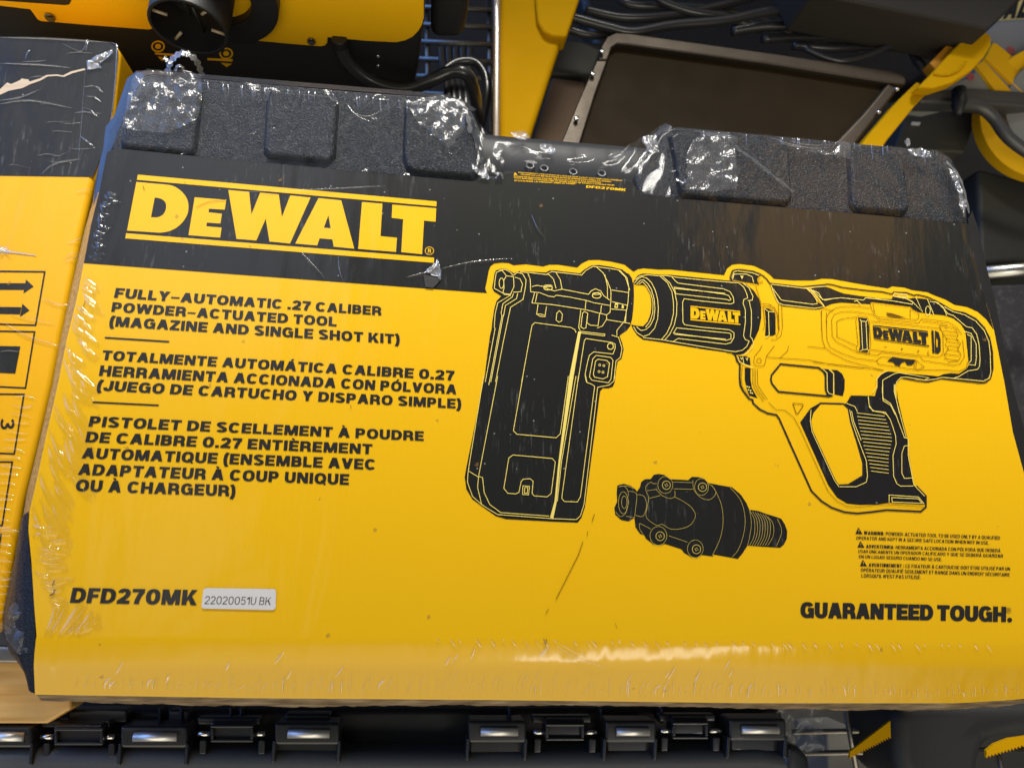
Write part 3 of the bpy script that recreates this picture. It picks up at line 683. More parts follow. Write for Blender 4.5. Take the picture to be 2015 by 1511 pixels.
# thin dark lines on yellow
for z_, s_ in ((ZD, '385,330 385,560 440,690 540,820'), (ZD, '415,330 420,570 480,690 560,790'), (ZD, '450,340 455,570 520,680 600,790'),
    (ZD, '230,290 215,480 230,600 340,760'), (ZD, '520,0 480,70 410,150 395,250 430,295 500,305 545,295 570,240 580,160 700,0'), (ZD, '910,0 890,80 780,180'), (ZD, '590,170 1200,210 1500,270 2010,330'),
    (ZF, '0,140 60,200 130,205 200,260 250,350 470,840 540,920 620,960 720,965 850,950 930,945 1225,965'),
    (ZE, '95,385 90,450 100,700 130,780 200,840 360,920 560,975 760,1025'), (ZE, '185,395 230,365 300,345 450,340 610,360'), (ZE, '150,700 142,480 160,430 185,395'), (ZE, '150,700 185,780 300,840 470,900 690,925'),
    (ZE, '205,660 200,480 230,425 300,400 430,395 640,430 700,480 1130,520 1165,470 1300,490 1450,510 1540,570 1590,640'), (ZE, '205,660 250,720 470,830 690,865 730,830 1150,880 1180,920 1500,970 1570,960 1620,880 1600,700'),
    (ZE, '470,765 258,670 255,500 310,475 460,455'), (ZE, '620,500 1350,575 1390,620 1395,830 1370,870 1330,885 620,805'), (ZE, '-60,770 130,790'), (ZE, '0,935 300,970 760,1025'),
    (ZE, '1390,600 1540,620'), (ZE, '1400,640 1550,660'), (ZE, '1420,680 1560,700'), (ZE, '1440,720 1565,740'), (ZE, '1440,760 1570,780'), (ZE, '1430,800 1560,820'), (ZE, '1410,850 1570,870'), (ZE, '1400,900 1560,920'),
    (ZE, '1350,550 1440,555 1520,580 1555,640 1535,690 1580,740 1545,790 1585,860 1560,920 1440,940'), (ZE, '1350,550 1400,650 1435,700 1415,750 1450,800 1400,860 1440,910'),
    (ZE, '1165,500 1440,540'), (ZE, '615,330 615,300 640,300 1040,350 1075,390 1135,420 1130,470 1100,485 1040,480 690,455 640,400 615,330'), (ZE, '640,310 660,410'), (ZE, '1040,370 1040,470'),
    (ZE, '680,920 730,880 1100,915 1190,990 1110,1020 700,960 680,920'), (ZE, '1085,920 1080,1015'), (ZE, '1105,920 1100,1015'), (ZE, '1655,930 1640,1000 1560,1035 1400,1020 1110,1022'),
    (ZC, '1725,410 1800,655 1900,665 1980,710'), (ZC, '1415,355 1700,392 1770,408 1778,372 1755,340 1790,310'), (ZN, '620,1511 660,1400 640,1200 620,1035 750,1040 840,1100 900,1200 925,1500'), (ZN, '560,980 760,1000 860,1080 920,1200 945,1511'),
    (ZH, '105,880 112,1060 100,1130 60,1160 20,1160'), (ZH, '80,880 85,1090 60,1140'), (ZN, '1775,1110 1785,1511'), (ZN, '1880,1150 1885,1511'), (ZN, '1650,1030 1940,1105 2015,1140')):
    DK.stroke(P_(z_, s_), WD)
DK.stroke(P_(ZD, '970,845 1110,855 1122,880 1040,1000 1020,995'), 1.3, True)
for z_, s_, r_, w_ in ((ZD, '475,220', 4.6, .9), (ZC, '1805,372', 2.3, .7)): c = P_(z_, s_)[0]; DK.loop(c[0], c[1], r_, r_, w_, 16)
TD.poly(P_(ZE, '480,460 580,470 600,560 600,800 580,830 490,815 505,760 490,500')); DK.stroke(P_(ZE, '470,445 580,458 603,500 618,750 605,845 480,830 460,790 482,740 458,500'), .8, True)
TD.poly(P_(ZE, '1265,597 1290,600 1300,842 1278,840')); TD.poly(P_(ZE, '1305,598 1345,622 1365,700 1365,820 1340,848 1305,842')).hole(P_(ZE, '1315,675 1335,690 1337,775 1320,780'))
TD.poly(P_(ZE, '1640,625 1700,640 1740,750 1730,960 1670,960 1660,850')); DK.poly(P_(ZE, '780,410 840,415 920,440 1000,468 880,455 800,440')); TD.poly(P_(ZE, '740,875 800,885 790,930 850,880 1100,920 1060,970 1010,970 980,930 940,950 930,980 880,970 860,940 800,930'))
DK.poly(P_(ZE, '760,770 788,773 788,779 760,776')); DK.poly(P_(ZE, '940,788 962,790 951,812')); DK.poly(P_(ZE, '1114,818 1136,820 1136,825 1114,823')); DK.poly(P_(ZE, '1122,808 1128,808 1128,836 1122,836'))
c = P_(ZE, '1232,845')[0]; DK.loop(c[0], c[1]+1, 1.5, 2.2, .7, 14); DK.stroke([(c[0]-1.4, c[1]), (c[0]-.6, c[1]-4), (c[0]+1, c[1]-5)], .7)
# pale lines
pl = [(ZA, '455,210 440,300 430,400 540,460 620,470 660,380 655,265 570,255 540,310 545,390 530,455'), (ZA, '450,215 520,190 570,250'), (ZA, '480,190 560,180 620,215 650,250 700,215 760,230 800,300 795,380 765,530 620,620 540,1000 445,1490'),
 (ZA, '670,270 730,290 760,350 740,440 650,445'), (ZA, '655,460 640,500 530,580 510,690 520,720 540,715 560,600 690,520 705,455'), (ZA, '540,470 620,480 470,570 440,700 430,850'), (ZA, '520,720 375,1490'), (ZA, '535,720 390,1490'),
 (ZA, '730,210 820,215 850,300 855,440 960,450 1060,490 1130,500 1150,480 1300,500 1500,540 1600,570 1780,600'), (ZA, '830,215 1040,240 1100,205 1450,245 1500,190 1580,145 1640,150 1850,180 1900,195 1980,280 2000,400 1990,560 1950,780 1860,890 1860,950'),
 (ZA, '1050,225 1120,290 1150,400'), (ZA, '1150,215 1200,300 1220,410'), (ZA, '870,380 930,365 1010,380 1050,405 1130,430 1220,410 1530,470 1560,430 1610,405 1670,430 1710,490 1780,540'),
 (ZA, '1620,150 1700,220 1750,320 1790,420 1790,540 1780,680 1740,710 1660,690 1500,650 1110,590 870,570 900,450'), (ZA, '1720,240 1750,380 1750,520'), (ZA, '930,460 910,560'), (ZA, '1500,545 1490,640'), (ZA, '1680,600 1670,690'), (ZA, '1800,420 2000,450'), (ZA, '1800,555 1990,600'), (ZA, '1790,640 1970,655 1960,800'), (ZA, '1740,765 1960,800 2015,810'),
 (ZA, '1880,190 1960,270 2010,420'), (ZA, '940,590 925,700 960,725 1020,730 1040,610'), (ZA, '925,705 960,697 1015,712'), (ZA, '1190,660 1225,700 1215,780 1185,795 1150,770 1160,690 1190,660'), (ZA, '1440,650 1415,850 1430,890'), (ZA, '1480,670 1520,690 1500,860 1470,870 1440,850 1460,690 1480,670'),
 (ZA, '1520,700 1510,800 1550,830 1640,835 1660,690'), (ZA, '1630,862 1690,840 1740,760 1740,710'), (ZA, '1385,900 1380,910 1370,880 1320,855 905,800 870,830 750,1490'), (ZA, '1430,900 1720,935 1715,955 1440,920'), (ZA, '1480,1010 1500,985 1800,1030 1840,1050 1840,1100 1815,1165 1770,1160 1590,1140 1540,1180 1520,1250 1490,1400 1510,1490'),
 (ZA, '1480,1010 1405,1490'), (ZA, '1620,1180 1790,1205 1815,1240 1790,1460 1760,1500 1570,1470 1540,1430 1580,1220 1620,1180'), (ZA, '1640,1225 1740,1240 1775,1270 1750,1430 1700,1455 1600,1435 1585,1400 1610,1250 1640,1225'), (ZA, '1800,945 1880,970 1920,1100 1900,1205 1850,1245 1825,1480'),
 (ZA, '430,850 440,870 325,1490'), (ZB, '260,0 110,920 105,960 100,1050 150,1190 240,1270 300,1310 400,1370 940,1410 1180,1420 1220,1380 1255,1270 1390,110 1500,90 1550,50 1560,0'), (ZB, '400,0 210,990 250,1005 265,1150 320,1270 430,1350 910,1385'), (ZB, '105,935 210,1000 200,1100 240,1270'), (ZB, '330,0 310,90'),
 (ZB, '650,0 555,540 590,575 980,610 1020,570 1100,0'), (ZB, '1175,0 1030,860 990,1240'), (ZB, '1200,0 1040,1160 1035,1210 1060,1240 1190,1245 1220,1190 1360,100 1330,80 1280,60 1265,0'),
 (ZB, '550,780 940,815 970,850 930,1160 890,1195 760,1185 740,1160 750,1040 720,1015 650,1020 630,1050 610,1150 580,1165 500,1160 460,1110 510,810 550,780'), (ZB, '650,1085 715,1090 705,1175 645,1170 650,1085'), (ZB, '668,1100 698,1102 692,1160 664,1158 668,1100'),
 (ZC, '120,390 170,330 220,300 290,320 350,380 400,480 430,600 440,720 430,860 390,980 320,1060 240,1090 160,1040 110,960'), (ZC, '150,400 200,350 240,340 300,390 350,470 385,600 395,720 380,850 330,950 270,1000 210,1010 150,960'), (ZC, '180,400 230,365 290,430 340,520 370,640 365,780 330,890 270,970'),
 (ZC, '470,300 560,380 620,500 640,640 640,780 610,920 550,1050 480,1130'), (ZC, '500,300 590,380 655,500 685,640 680,800 650,940 590,1060 520,1140'),
 (ZC, '130,340 200,290 300,275 460,290 540,285 700,310 1000,340 1400,375 1500,380 1570,440 1610,530 1620,580 1570,600 1560,650 1590,740 1590,900 1565,1080 1590,1130 1640,1150 1610,1220 1550,1270 1460,1290 1380,1280 1000,1220 470,1130 240,1105'),
 (ZC, '780,590 1000,620 1300,650 1400,660 1440,640 1430,570 1390,500 1300,460 900,410 700,385 660,350 620,305'), (ZC, '670,525 650,450 650,440 1310,530 1370,550 1400,600 1380,615 1340,600 670,525'), (ZC, '660,455 1320,520'), (ZC, '780,590 760,640 765,900 790,935 1000,965 1380,1000 1440,1040 1440,1100 1400,1170 1330,1190 700,1115 630,1160'),
 (ZC, '680,975 640,1045 1340,1140 1400,1120 1400,1060 1380,1045 680,975'), (ZC, '650,1060 1330,1125'), (ZC, '1560,385 1640,450 1690,560 1680,610 1620,615'), (ZC, '1640,620 1670,760 1670,950 1655,1090 1680,1120 1700,1180 1680,1240 1600,1320 1540,1330'),
 (ZC, '1420,340 1440,265 1600,265 1680,300 1700,380'), (ZC, '1410,320 1440,235 1480,222 1690,250 1770,285'), (ZC, '1895,760 1905,1080'), (ZC, '1845,720 1895,760 1970,765'), (ZC, '1905,1078 1855,1100'),
 (ZN, '775,610 830,760 900,920 940,975 1010,1005 1640,1075 1740,1065 1830,1030 1700,850 1560,710 1480,685'), (ZN, '800,670 900,800 980,910 1020,920 1600,995 1690,985 1690,930 1600,790 1500,700'), (ZN, '1560,690 1680,790 1800,900 1860,915 2015,880'), (ZN, '790,600 1400,675 1860,640'),
 (ZE, '0,170 60,200 100,270 200,260 300,250 540,275 560,250 860,285 1060,320 1070,300 1000,260 860,235 870,200 900,205 1000,215 1010,240 900,232'), (ZE, '1100,245 1170,400 1060,290 960,240'), (ZE, '1220,260 1290,430'), (ZE, '1250,290 1330,300 1400,370 1430,440'),
 (ZE, '1300,290 1380,340 1440,420 1500,440 1560,490 1640,560 1700,570 1750,640 1775,750 1785,900 1780,980 1760,1015 1660,1030 1560,1090 1500,1110'), (ZE, '1400,345 1500,400 1620,432 1740,500 1830,600 1880,720 1895,850 1900,1050 1880,1110 1820,1140 1380,1100'),
 (ZE, '1620,610 1690,630 1745,750 1745,900 1735,970 1660,965'), (ZE, '1645,640 1690,660 1690,920 1665,950'), (ZE, '500,480 515,500 565,505 580,800 530,805 515,500'), (ZE, '530,805 500,820'), (ZE, '580,800 600,815'), (ZE, '565,505 590,485'),
 (ZE, '440,290 470,280 510,320'), (ZE, '640,1265 680,1200 680,1120 720,1065 800,1030'), (ZE, '870,1060 745,1130 740,1250 750,1350 830,1400 880,1500'), (ZE, '1200,1120 1240,1105 920,1050 870,1060'), (ZE, '1380,1100 1300,1120 1200,1130 1000,1098 940,1100 900,1140 875,1200 880,1300 925,1490'), (ZE, '590,1300 600,1400 640,1460 740,1475 790,1500'),
 (ZF, '615,150 680,175 700,215'), (ZF, '640,200 660,300 720,470 770,600 780,720 770,770 690,805 560,805'), (ZF, '655,210 670,290 730,440'), (ZF, '900,0 900,110 960,150 1000,230 1070,420 1095,425'), (ZF, '990,0 990,60 1050,290 1085,420'), (ZF, '785,95 795,180 830,210 920,220 960,280 1000,400 1005,470 980,560 985,720 1010,780 1040,800 1140,800'),
 (ZF, '1110,480 1070,485 1050,540 1050,700 1070,740 1140,735'), (ZF, '1100,430 1100,560 1125,690 1145,790 1230,880'), (ZF, '950,930 950,870 1180,885 1225,940'), (ZF, '975,925 970,890 1180,900 1210,935 975,925'), (ZF, '335,200 330,290 345,375 520,755 555,805'),
 (ZD, '1410,345 1470,400 1475,660 1500,700 1560,715'), (ZD, '1500,350 1565,410 1565,700'), (ZD, '170,165 180,220 240,265 380,320'), (ZD, '200,170 215,200 235,170 250,260'), (ZD, '280,180 300,215 310,170')]
for z_, s_ in pl: PL.stroke(P_(z_, s_), WP)
lx = [695, 700, 705, 710, 715, 725, 730, 735, 745, 750, 760, 765, 775, 785, 795, 800, 808]; rx = [915, 925, 935, 945, 955, 965, 970, 972, 965, 960, 952, 948, 945, 945, 945, 947, 947]
for i in range(17): y = 225 + 28.5*i; PL.stroke(P_(ZF, '%d,%f %d,%f' % (lx[i], y, rx[i], y + 26 - i*.5)), 1.1)
for z_, s_, a_, b_, w_ in ((ZA, '515,340', 28, 60, WP), (ZA, '1058,395', 50, 24, 1.6), (ZA, '1058,372', 48, 12, 1.), (ZA, '1625,485', 50, 30, 1.6), (ZA, '1625,462', 48, 12, 1.), (ZA, '1785,1075', 34, 36, 1.6), (ZE, '1228,388', 26, 48, WP)):
    c = P_(z_, s_)[0]; PL.loop(c[0], c[1], a_/z_[2], b_/z_[2], w_, 20)
for s_ in ('1660,1293', '1708,1300', '1652,1370', '1698,1378'): c = P_(ZA, s_)[0]; PL.loop(c[0], c[1], 2, 2, 1.1, 12)
PL.poly(cat((ZA, '1410,900 1442,905'), (ZB, '1152,0 1020,860 982,1260 950,1410 918,1400 962,1240 1000,860 1110,0')))
PL.poly(P_(ZC, '1525,285 1565,290 1545,335')); PL.poly(P_(ZA, '1840,570 1875,575 1870,630 1830,625')).hole(P_(ZA, '1845,590 1865,593 1862,615 1842,612')); PL.poly(P_(ZA, '1920,590 1940,600 1938,635 1915,632'))
for s_ in ('300,600', '330,608', '320,648', '350,655', '350,690', '375,698'): c = P_(ZD, s_)[0]; PL.circle(c[0], c[1], 1.6, n=8)
dr = sheet('tool_drawing', [BK.tris()], M['black'], sleeve, Z1 + .00006)
sheet('drawing_yellow_fill', [YE.tris()], M['yellow'], dr, Z2)  # flat yellow print inside the trigger guard opening
sheet('outline_print', [TD.tris()], M['ink'], dr, Z3)
sheet('thin_line_print', [DK.tris()], M['brown'], dr, Z3 + .0001)
sheet('pale_line_print', [PL.tris()], M['pale'], dr, Z4 + .0001)
sheet('small_logo', [logo_art(pz('865,682 1520,752 865,874 1525,938', *ZC)).tris()], M['yellow'], dr, Z4)
sheet('small_dark_logo', [logo_art(pz('640,540 1228,605 653,690 1243,772', *ZE)).tris()], M['ink'], dr, Z4)
# adapter
AD = Art().poly(P_(ZK, '130,190 150,178 200,168 270,190 320,225 335,250 370,200 380,150 420,120 480,118 510,75 560,65 620,75 680,120 870,130 910,95 980,98 1040,115 1080,160 1330,205 1420,280 1480,370 1510,440 1600,450 1680,480 1750,500 1840,530 1880,590 1905,660 1900,740 1870,800 1830,835 1600,820 1490,810 1440,890 1390,950 1330,940 1135,905 1130,925 1010,910 960,940 900,930 830,890 800,850 630,795 570,810 500,795 430,740 410,700 370,690 320,620 310,520 250,560 170,545 110,490 100,420 130,350 125,260'))
ad = sheet('adapter_drawing', [AD.tris()], M['black'], sleeve, Z1 + .00006)
AL = Art(); wa = .75
for s_ in ('160,190 215,200 245,260 240,320 250,360 230,420 215,480 160,510 115,460', '240,245 330,268 325,400 310,520', '330,280 400,290 430,340 435,420 410,490 380,510 320,495', '220,505 305,518', '430,190 480,150 500,165 540,165', '430,190 430,240 460,320 440,420 435,520 540,600 600,590 690,640 800,635 890,600 940,530 940,470 890,400 800,340 730,305',
           '440,240 545,225', '460,320 580,290', '710,150 920,155', '720,220 920,225', '540,230 600,290 680,320 730,300 730,240', '920,130 930,230 1000,310 1080,335 1130,310 1160,260 1130,200 1070,165', '1120,185 1170,270 1220,400 1235,560 1210,720 1160,840 1120,920', '1310,210 1400,310 1450,430 1465,580 1440,730 1390,860 1330,930',
           '1510,440 1530,580 1510,730 1490,810', '1700,510 1750,570 1765,650 1750,730 1700,810', '1800,535 1840,620 1840,700 1790,820', '670,710 860,775', '480,640 375,585 360,600 370,650 400,690', '145,200 225,190 300,215'):
    AL.stroke(smooth2(P_(ZK, s_), 3), wa)
for i in range(7):
    x = 1515 + i*27; AL.stroke(smooth2(P_(ZK, '%d,%d %d,%d %d,%d %d,%d %d,%d' % (x, 450+i*7, x+42, 530+i*4, x+52, 630, x+38, 730, x-5, 812)), 3), wa)
for x, y, a_, b_ in ((193, 365, 50, 115), (203, 360, 28, 65), (632, 180, 78, 88), (643, 182, 42, 44), (1010, 200, 72, 88), (1020, 203, 44, 44), (560, 710, 88, 98), (578, 714, 44, 46), (945, 845, 82, 92), (957, 850, 44, 46)):
    c = P_(ZK, '%d,%d' % (x, y))[0]; AL.loop(c[0], c[1], a_/5.303, b_/5.303, wa if a_ > 50 or x < 300 else 1.3)
    if 42 <= a_ <= 44 and x > 300:
        for q in range(4):
            t = q*math.pi/2 + .3; AL.circle(c[0] + 2.6*math.cos(t), c[1] + 2.6*math.sin(t), 1.2, n=8)
sheet('pale_line_print', [AL.tris()], printed('adapter_line_print', (.55, .42, .09), dust=.05, spot=.1), ad, Z4)
# scratches in the film and print
for s_, w_ in (('1170,1011 1165,1026', 1.2), ('1157,1045 1155,1054', 1.), ('1147,1066 1138,1092 1094,1179', 1.3), ('1080,1197 1074,1207', 1.1), ('386,408 410,397 447,393', .8), ('281,365 284,374', 1.), ('362,358 365,362', .8), ('1070,1257 1073,1268 1076,1257', 1.5), ('690,797 691,804', 1.), ('1211,1226 1214,1236', .8), ('108,1160 104,1168 98,1172', 3.), ('107,1142 103,1152', 2.), ('168,592 164,604 159,612', 1.2)):
    SK = Art().stroke([tuple(float(c) for c in a.split(',')) for a in s_.split()], w_); sheet('scratch', [SK.tris()], M['brown'], sleeve, Z4 + .0003)
# price sticker
st = thing('price_sticker', at(470, 1178, Z3), 'small white rounded stock number sticker on the yellow sleeve beside the model number', 'sticker')
q = [(400.5, 1156.3), (543.5, 1158.5), (542, 1200), (395.8, 1196.8)]
def rounded(q, r=7, n=5):
    out = []
    for i in range(len(q)):
        p, a, b = Vector(q[i]), Vector(q[i-1]), Vector(q[(i+1) % len(q)])
        p0 = p + (a-p).normalized()*r; p1 = p + (b-p).normalized()*r
        for j in range(n+1): t = j/n; out.append(tuple((1-t)**2*p0 + 2*t*(1-t)*p + t*t*p1))
    return out
MB().pp(rounded(q), .00075, .0006).make('paper', M['sticker'], st)
sheet('stock_number', textline('22020051U BK', .15, .09, (404.5, 1172.5), (534, 1174.8), (402.5, 1188), (532, 1190), gap=.2), plain('grey_ink', (.06, .06, .065), .5), st, .00085)
from mathutils import noise
# ---------------------------------------------------------------- clear film: wrinkles, torn and crumpled pieces
cy0 = CL.y; cslope = (CR.y - CL.y) / (CR.x - CL.x)
def zsurf(x, y):
    d = (CL.y + (x - CL.x)*cslope) - y
    if d <= 0: return 0.0
    for (a, b), (c, e_) in zip(FT, FT[1:]):
        if d <= c: return -(b + (e_-b)*(d-a)/(c-a))
    return -FT[-1][1]
def onface(px, py, lift=.0009):
    z = 0
    for _ in range(8): p = at(px, py, z); z = zsurf(p.x, p.y)
    p = at(px, py, z + lift); return p
filmobj = thing('film_wrap_helper', (0, 0, 0), 'x', 'x') if False else None
wf = 1.0
class Ridge(MB):
    def ridge(s, pts, w, h, lift=.0009, surf=True, z=0):
        "pts pixels; w half width px; h height m"
        P = smoothpath([(a, b, 0) for a, b in pts], 5); n = len(P); k = len(s.v)
        W_ = [onface(p.x, p.y, lift) if surf else at(p.x, p.y, z) for p in P]
        hw = w * wf * .00031
        for i, p in enumerate(W_):
            t = (W_[min(i+1, n-1)] - W_[max(i-1, 0)]).normalized(); sd = Vector((-t.y, t.x, 0))
            q = math.sin(math.pi * (i + .15) / (n - .7)) ** .8
            for j, a in enumerate((-1, -.55, 0, .55, 1)):
                s.v.append(p + sd*hw*a*q + Vector((0, 0, h*q*(1-a*a))))
        for i in range(n-1):
            for j in range(4): a = k + i*5 + j; s.f.append((a, a+1, a+6, a+5))
        return s
R_ = random.Random(11)
rg = Ridge()
def edge_x(y):
    L_ = [(330, 205), (378, 195), (443, 179), (518, 165), (588, 151), (665, 132), (756, 114), (861, 90), (968, 67), (1010, 58), (1106, 62), (1228, 70), (1365, 71)]
    for (a, b), (c, d) in zip(L_, L_[1:]):
        if y <= c: return b + (d-b)*(y-a)/(c-a)
    return 71
RL = []                                    # tension folds: (centre line start, end, half width px, height m)
for i in range(64):
    y = 545 + i*7.6 + R_.uniform(-6, 6); q = min(1, (y-520)/330)
    L_ = R_.uniform(18, 38) + q*R_.uniform(5, 66); ang = math.radians(38 + q*22 + R_.uniform(-9, 9))
    x = edge_x(y) + R_.uniform(2, 10 + 50*q); RL.append((x, y, x + math.cos(ang)*L_, y + math.sin(ang)*L_, R_.uniform(1.8, 3.2 + 2.6*q), R_.uniform(.00035, .0010)))
for i in range(20):
    y = 1030 + i*8 + R_.uniform(-3, 3); x = edge_x(y) + R_.uniform(4, 36); L_ = R_.uniform(20, 60); RL.append((x, y, x+L_, y+R_.uniform(-8, 10), R_.uniform(2, 4.5), R_.uniform(.0003, .0009)))
for i in range(26):
    t = i/26; x0 = 84 + 150*t + R_.uniform(-8, 8); y0 = 1250 - 14*t + R_.uniform(-8, 4); L_ = R_.uniform(25, 95) * (1 - .4*t); a = math.radians(66 - 28*t + R_.uniform(-7, 7))
    RL.append((x0, y0, x0+math.cos(a)*L_, y0-math.sin(a)*L_, R_.uniform(1.6, 3.4), R_.uniform(.0003, .0008)))
for i in range(20):
    y = 375 + i*7 + R_.uniform(-3, 3); x = edge_x(y) + R_.uniform(6, 24); L_ = R_.uniform(9, 20); RL.append((x, y, x+L_, y+R_.uniform(3, 10), R_.uniform(1.6, 2.6), R_.uniform(.0003, .0007)))
def fold_height(x, y):
    h = 0
    for (ax_, ay_, bx_, by_, w, hh) in RL:
        if abs(y-(ay_+by_)/2) > 75: continue
        dx, dy = bx_-ax_, by_-ay_; L2 = dx*dx+dy*dy; t = ((x-ax_)*dx + (y-ay_)*dy)/L2
        if t < -.1 or t > 1.1: continue
        t_ = min(1, max(0, t)); k = math.sin(math.pi*(t_*.94+.03)); L1 = math.sqrt(L2)
        d = ((x-ax_)*dy - (y-ay_)*dx)/L1 + 3.0*math.sin(t_*3.0); w_ = w*(.45+.75*t_)
        if abs(d) < 3*w_: h = max(h, hh*k*math.exp(-(d/w_)**2)) + .25*min(h, hh*k*math.exp(-(d/w_)**2))
    return h
gw, gy0, gy1, st_ = 132, 372, 1256, 2.2
e = MB(); FH = []; ny = int((gy1-gy0)/st_); nx = int(gw/st_)
for j in range(ny+1):
    y = gy0 + j*st_; x0 = edge_x(y) + 1.5
    for i in range(nx+1):
        x = x0 + i*st_; f = max(0, min(1, (gw-(x-x0))/25)); fh = fold_height(x, y)*f; FH.append(fh); e.v.append(onface(x, y, .00078 + 1.9*fh + .0001*noise.noise(Vector((x*.03, y*.03, 1)))))
for j in range(ny):
    for i in range(nx):
        k = j*(nx+1)+i
        if max(FH[k], FH[k+1], FH[k+nx+2], FH[k+nx+1]) > .000035: e.f.append((k, k+1, k+nx+2, k+nx+1))
e.make('film_folds', film('folded_film', .002, .17, .12, base=.12), kit, smooth=True)

rg = Ridge()
for i in range(150):                      # gathers along the lower flap
    x = 150 + i*12.4 + R_.uniform(-6, 6); q = math.exp(-((x-1050)/650)**2)
    y = bottom_px(x) - 6 - R_.uniform(0, 10); L_ = R_.uniform(10, 26) + 26*q*R_.random(); lean = R_.uniform(0, 14) * (1 if x < 1500 else -.4)
    rg.ridge([(x, y), (x+lean*.15, y-L_*.55), (x+lean, y-L_)], R_.uniform(.6, 1.3) + (1.6 if R_.random() < .15 else 0), R_.uniform(.0003, .0008))
for i in range(16):
    x = R_.uniform(180, 1500); y = R_.uniform(1290, 1345); a = math.radians(R_.uniform(45, 70)); L_ = R_.uniform(15, 45)
    rg.ridge([(x, y), (x+math.cos(a)*L_*.5, y-math.sin(a)*L_*.5), (x+math.cos(a)*L_, y-math.sin(a)*L_)], R_.uniform(1, 3), R_.uniform(.0002, .0005))
for i in range(46):
    x = 860 + i*24 + R_.uniform(-9, 9); y = 1256 + (x-860)*.01; L_ = R_.uniform(5, 15)
    rg.ridge([(x, y), (x+L_*.5, y+L_*.6), (x+L_*.8, y+L_*1.1)], R_.uniform(1.2, 2.6), .0004)
rg.ridge([(1092, 1266), (1120, 1286), (1160, 1303), (1198, 1313)], 1.6, .0006); rg.ridge([(1100, 1265), (1130, 1282), (1158, 1293)], 1.4, .0005)
rg.make('film_gathers', M['ridge'], kit, smooth=True)
rg = Ridge()
for i in range(60):                       # short pulls over the top edge of the case
    x = 400 + R_.random()*440 if i < 36 else 1360 + R_.random()*490
    y = (158 + (x-400)*.089) if x < 900 else (252 + (x-1360)*.085)
    L_ = R_.uniform(8, 34); rg.ridge([(x, y+2), (x+R_.uniform(-3, 3), y+L_*.5), (x+R_.uniform(-2, 5), y+L_)], R_.uniform(.7, 1.8), .0006, .0014)
for p in ([(1510, 268), (1550, 282), (1590, 291), (1640, 297)], [(1540, 283), (1580, 290), (1672, 292)], [(1545, 276), (1600, 286), (1670, 284)], [(470, 378), (640, 372), (760, 366)], [(730, 240), (700, 227), (683, 205)], [(683, 205), (697, 222), (720, 229), (745, 222), (765, 200)],
          [(665, 500), (668, 530), (676, 556)], [(800, 545), (842, 535)], [(870, 528), (930, 515), (1010, 508)], [(592, 495), (640, 548)], [(1045, 420), (1058, 450), (1070, 465)]):
    rg.ridge(p, 1.3, .0005, .0016)
tag(rg.make('film_pulls', M['ridge'], kit, smooth=True), kind='stuff')
def crumple(poly, z, amp, mat, name, parent, dens=5, seed=1, jag=2.0):
    rr = random.Random(seed); P = []
    n = len(poly)
    for i in range(n):                    # ragged outline
        a, b = Vector(poly[i]), Vector(poly[(i+1) % n]); m = max(2, int((b-a).length / (dens*1.1)))
        for j in range(m):
            q = a.lerp(b, j/m); P.append(Vector((q.x + rr.uniform(-jag, jag), q.y + rr.uniform(-jag, jag))))
    nb = len(P); x0, x1 = min(p.x for p in P), max(p.x for p in P); y0, y1 = min(p.y for p in P), max(p.y for p in P)
    pts = list(P); k = int((x1-x0)*(y1-y0)/(dens*dens))
    def inside(x, y):
        c = False
        for i in range(nb):
            a, b = P[i], P[i-1]
            if (a.y > y) != (b.y > y) and x < (b.x-a.x)*(y-a.y)/(b.y-a.y) + a.x: c = not c
        return c
    for _ in range(k):
        v = Vector((rr.uniform(x0, x1), rr.uniform(y0, y1)))
        if inside(v.x, v.y): pts.append(v)
    f = list(range(nb))
    if area2([tuple(p) for p in P]) < 0: f = f[::-1]
    r = delaunay_2d_cdt(pts, [], [f], 1, 1e-4, False)
    from mathutils import noise
    vs = [at(v.x, v.y, z + amp*(.6 + noise.noise(Vector((v.x*.06, v.y*.06, seed))) + .7*noise.noise(Vector((v.x*.16, v.y*.12, seed+9))) + rr.uniform(-.25, .25))) for v in r[0]]
    me = bpy.data.meshes.new(name); keep = [tuple(q) for q in r[2] if inside(sum(r[0][a].x for a in q)/len(q), sum(r[0][a].y for a in q)/len(q))]
    me.from_pydata([tuple(v) for v in vs], [], keep); me.update()
    return link(me, name, mat, parent, smooth=(mat == M['filmc']))
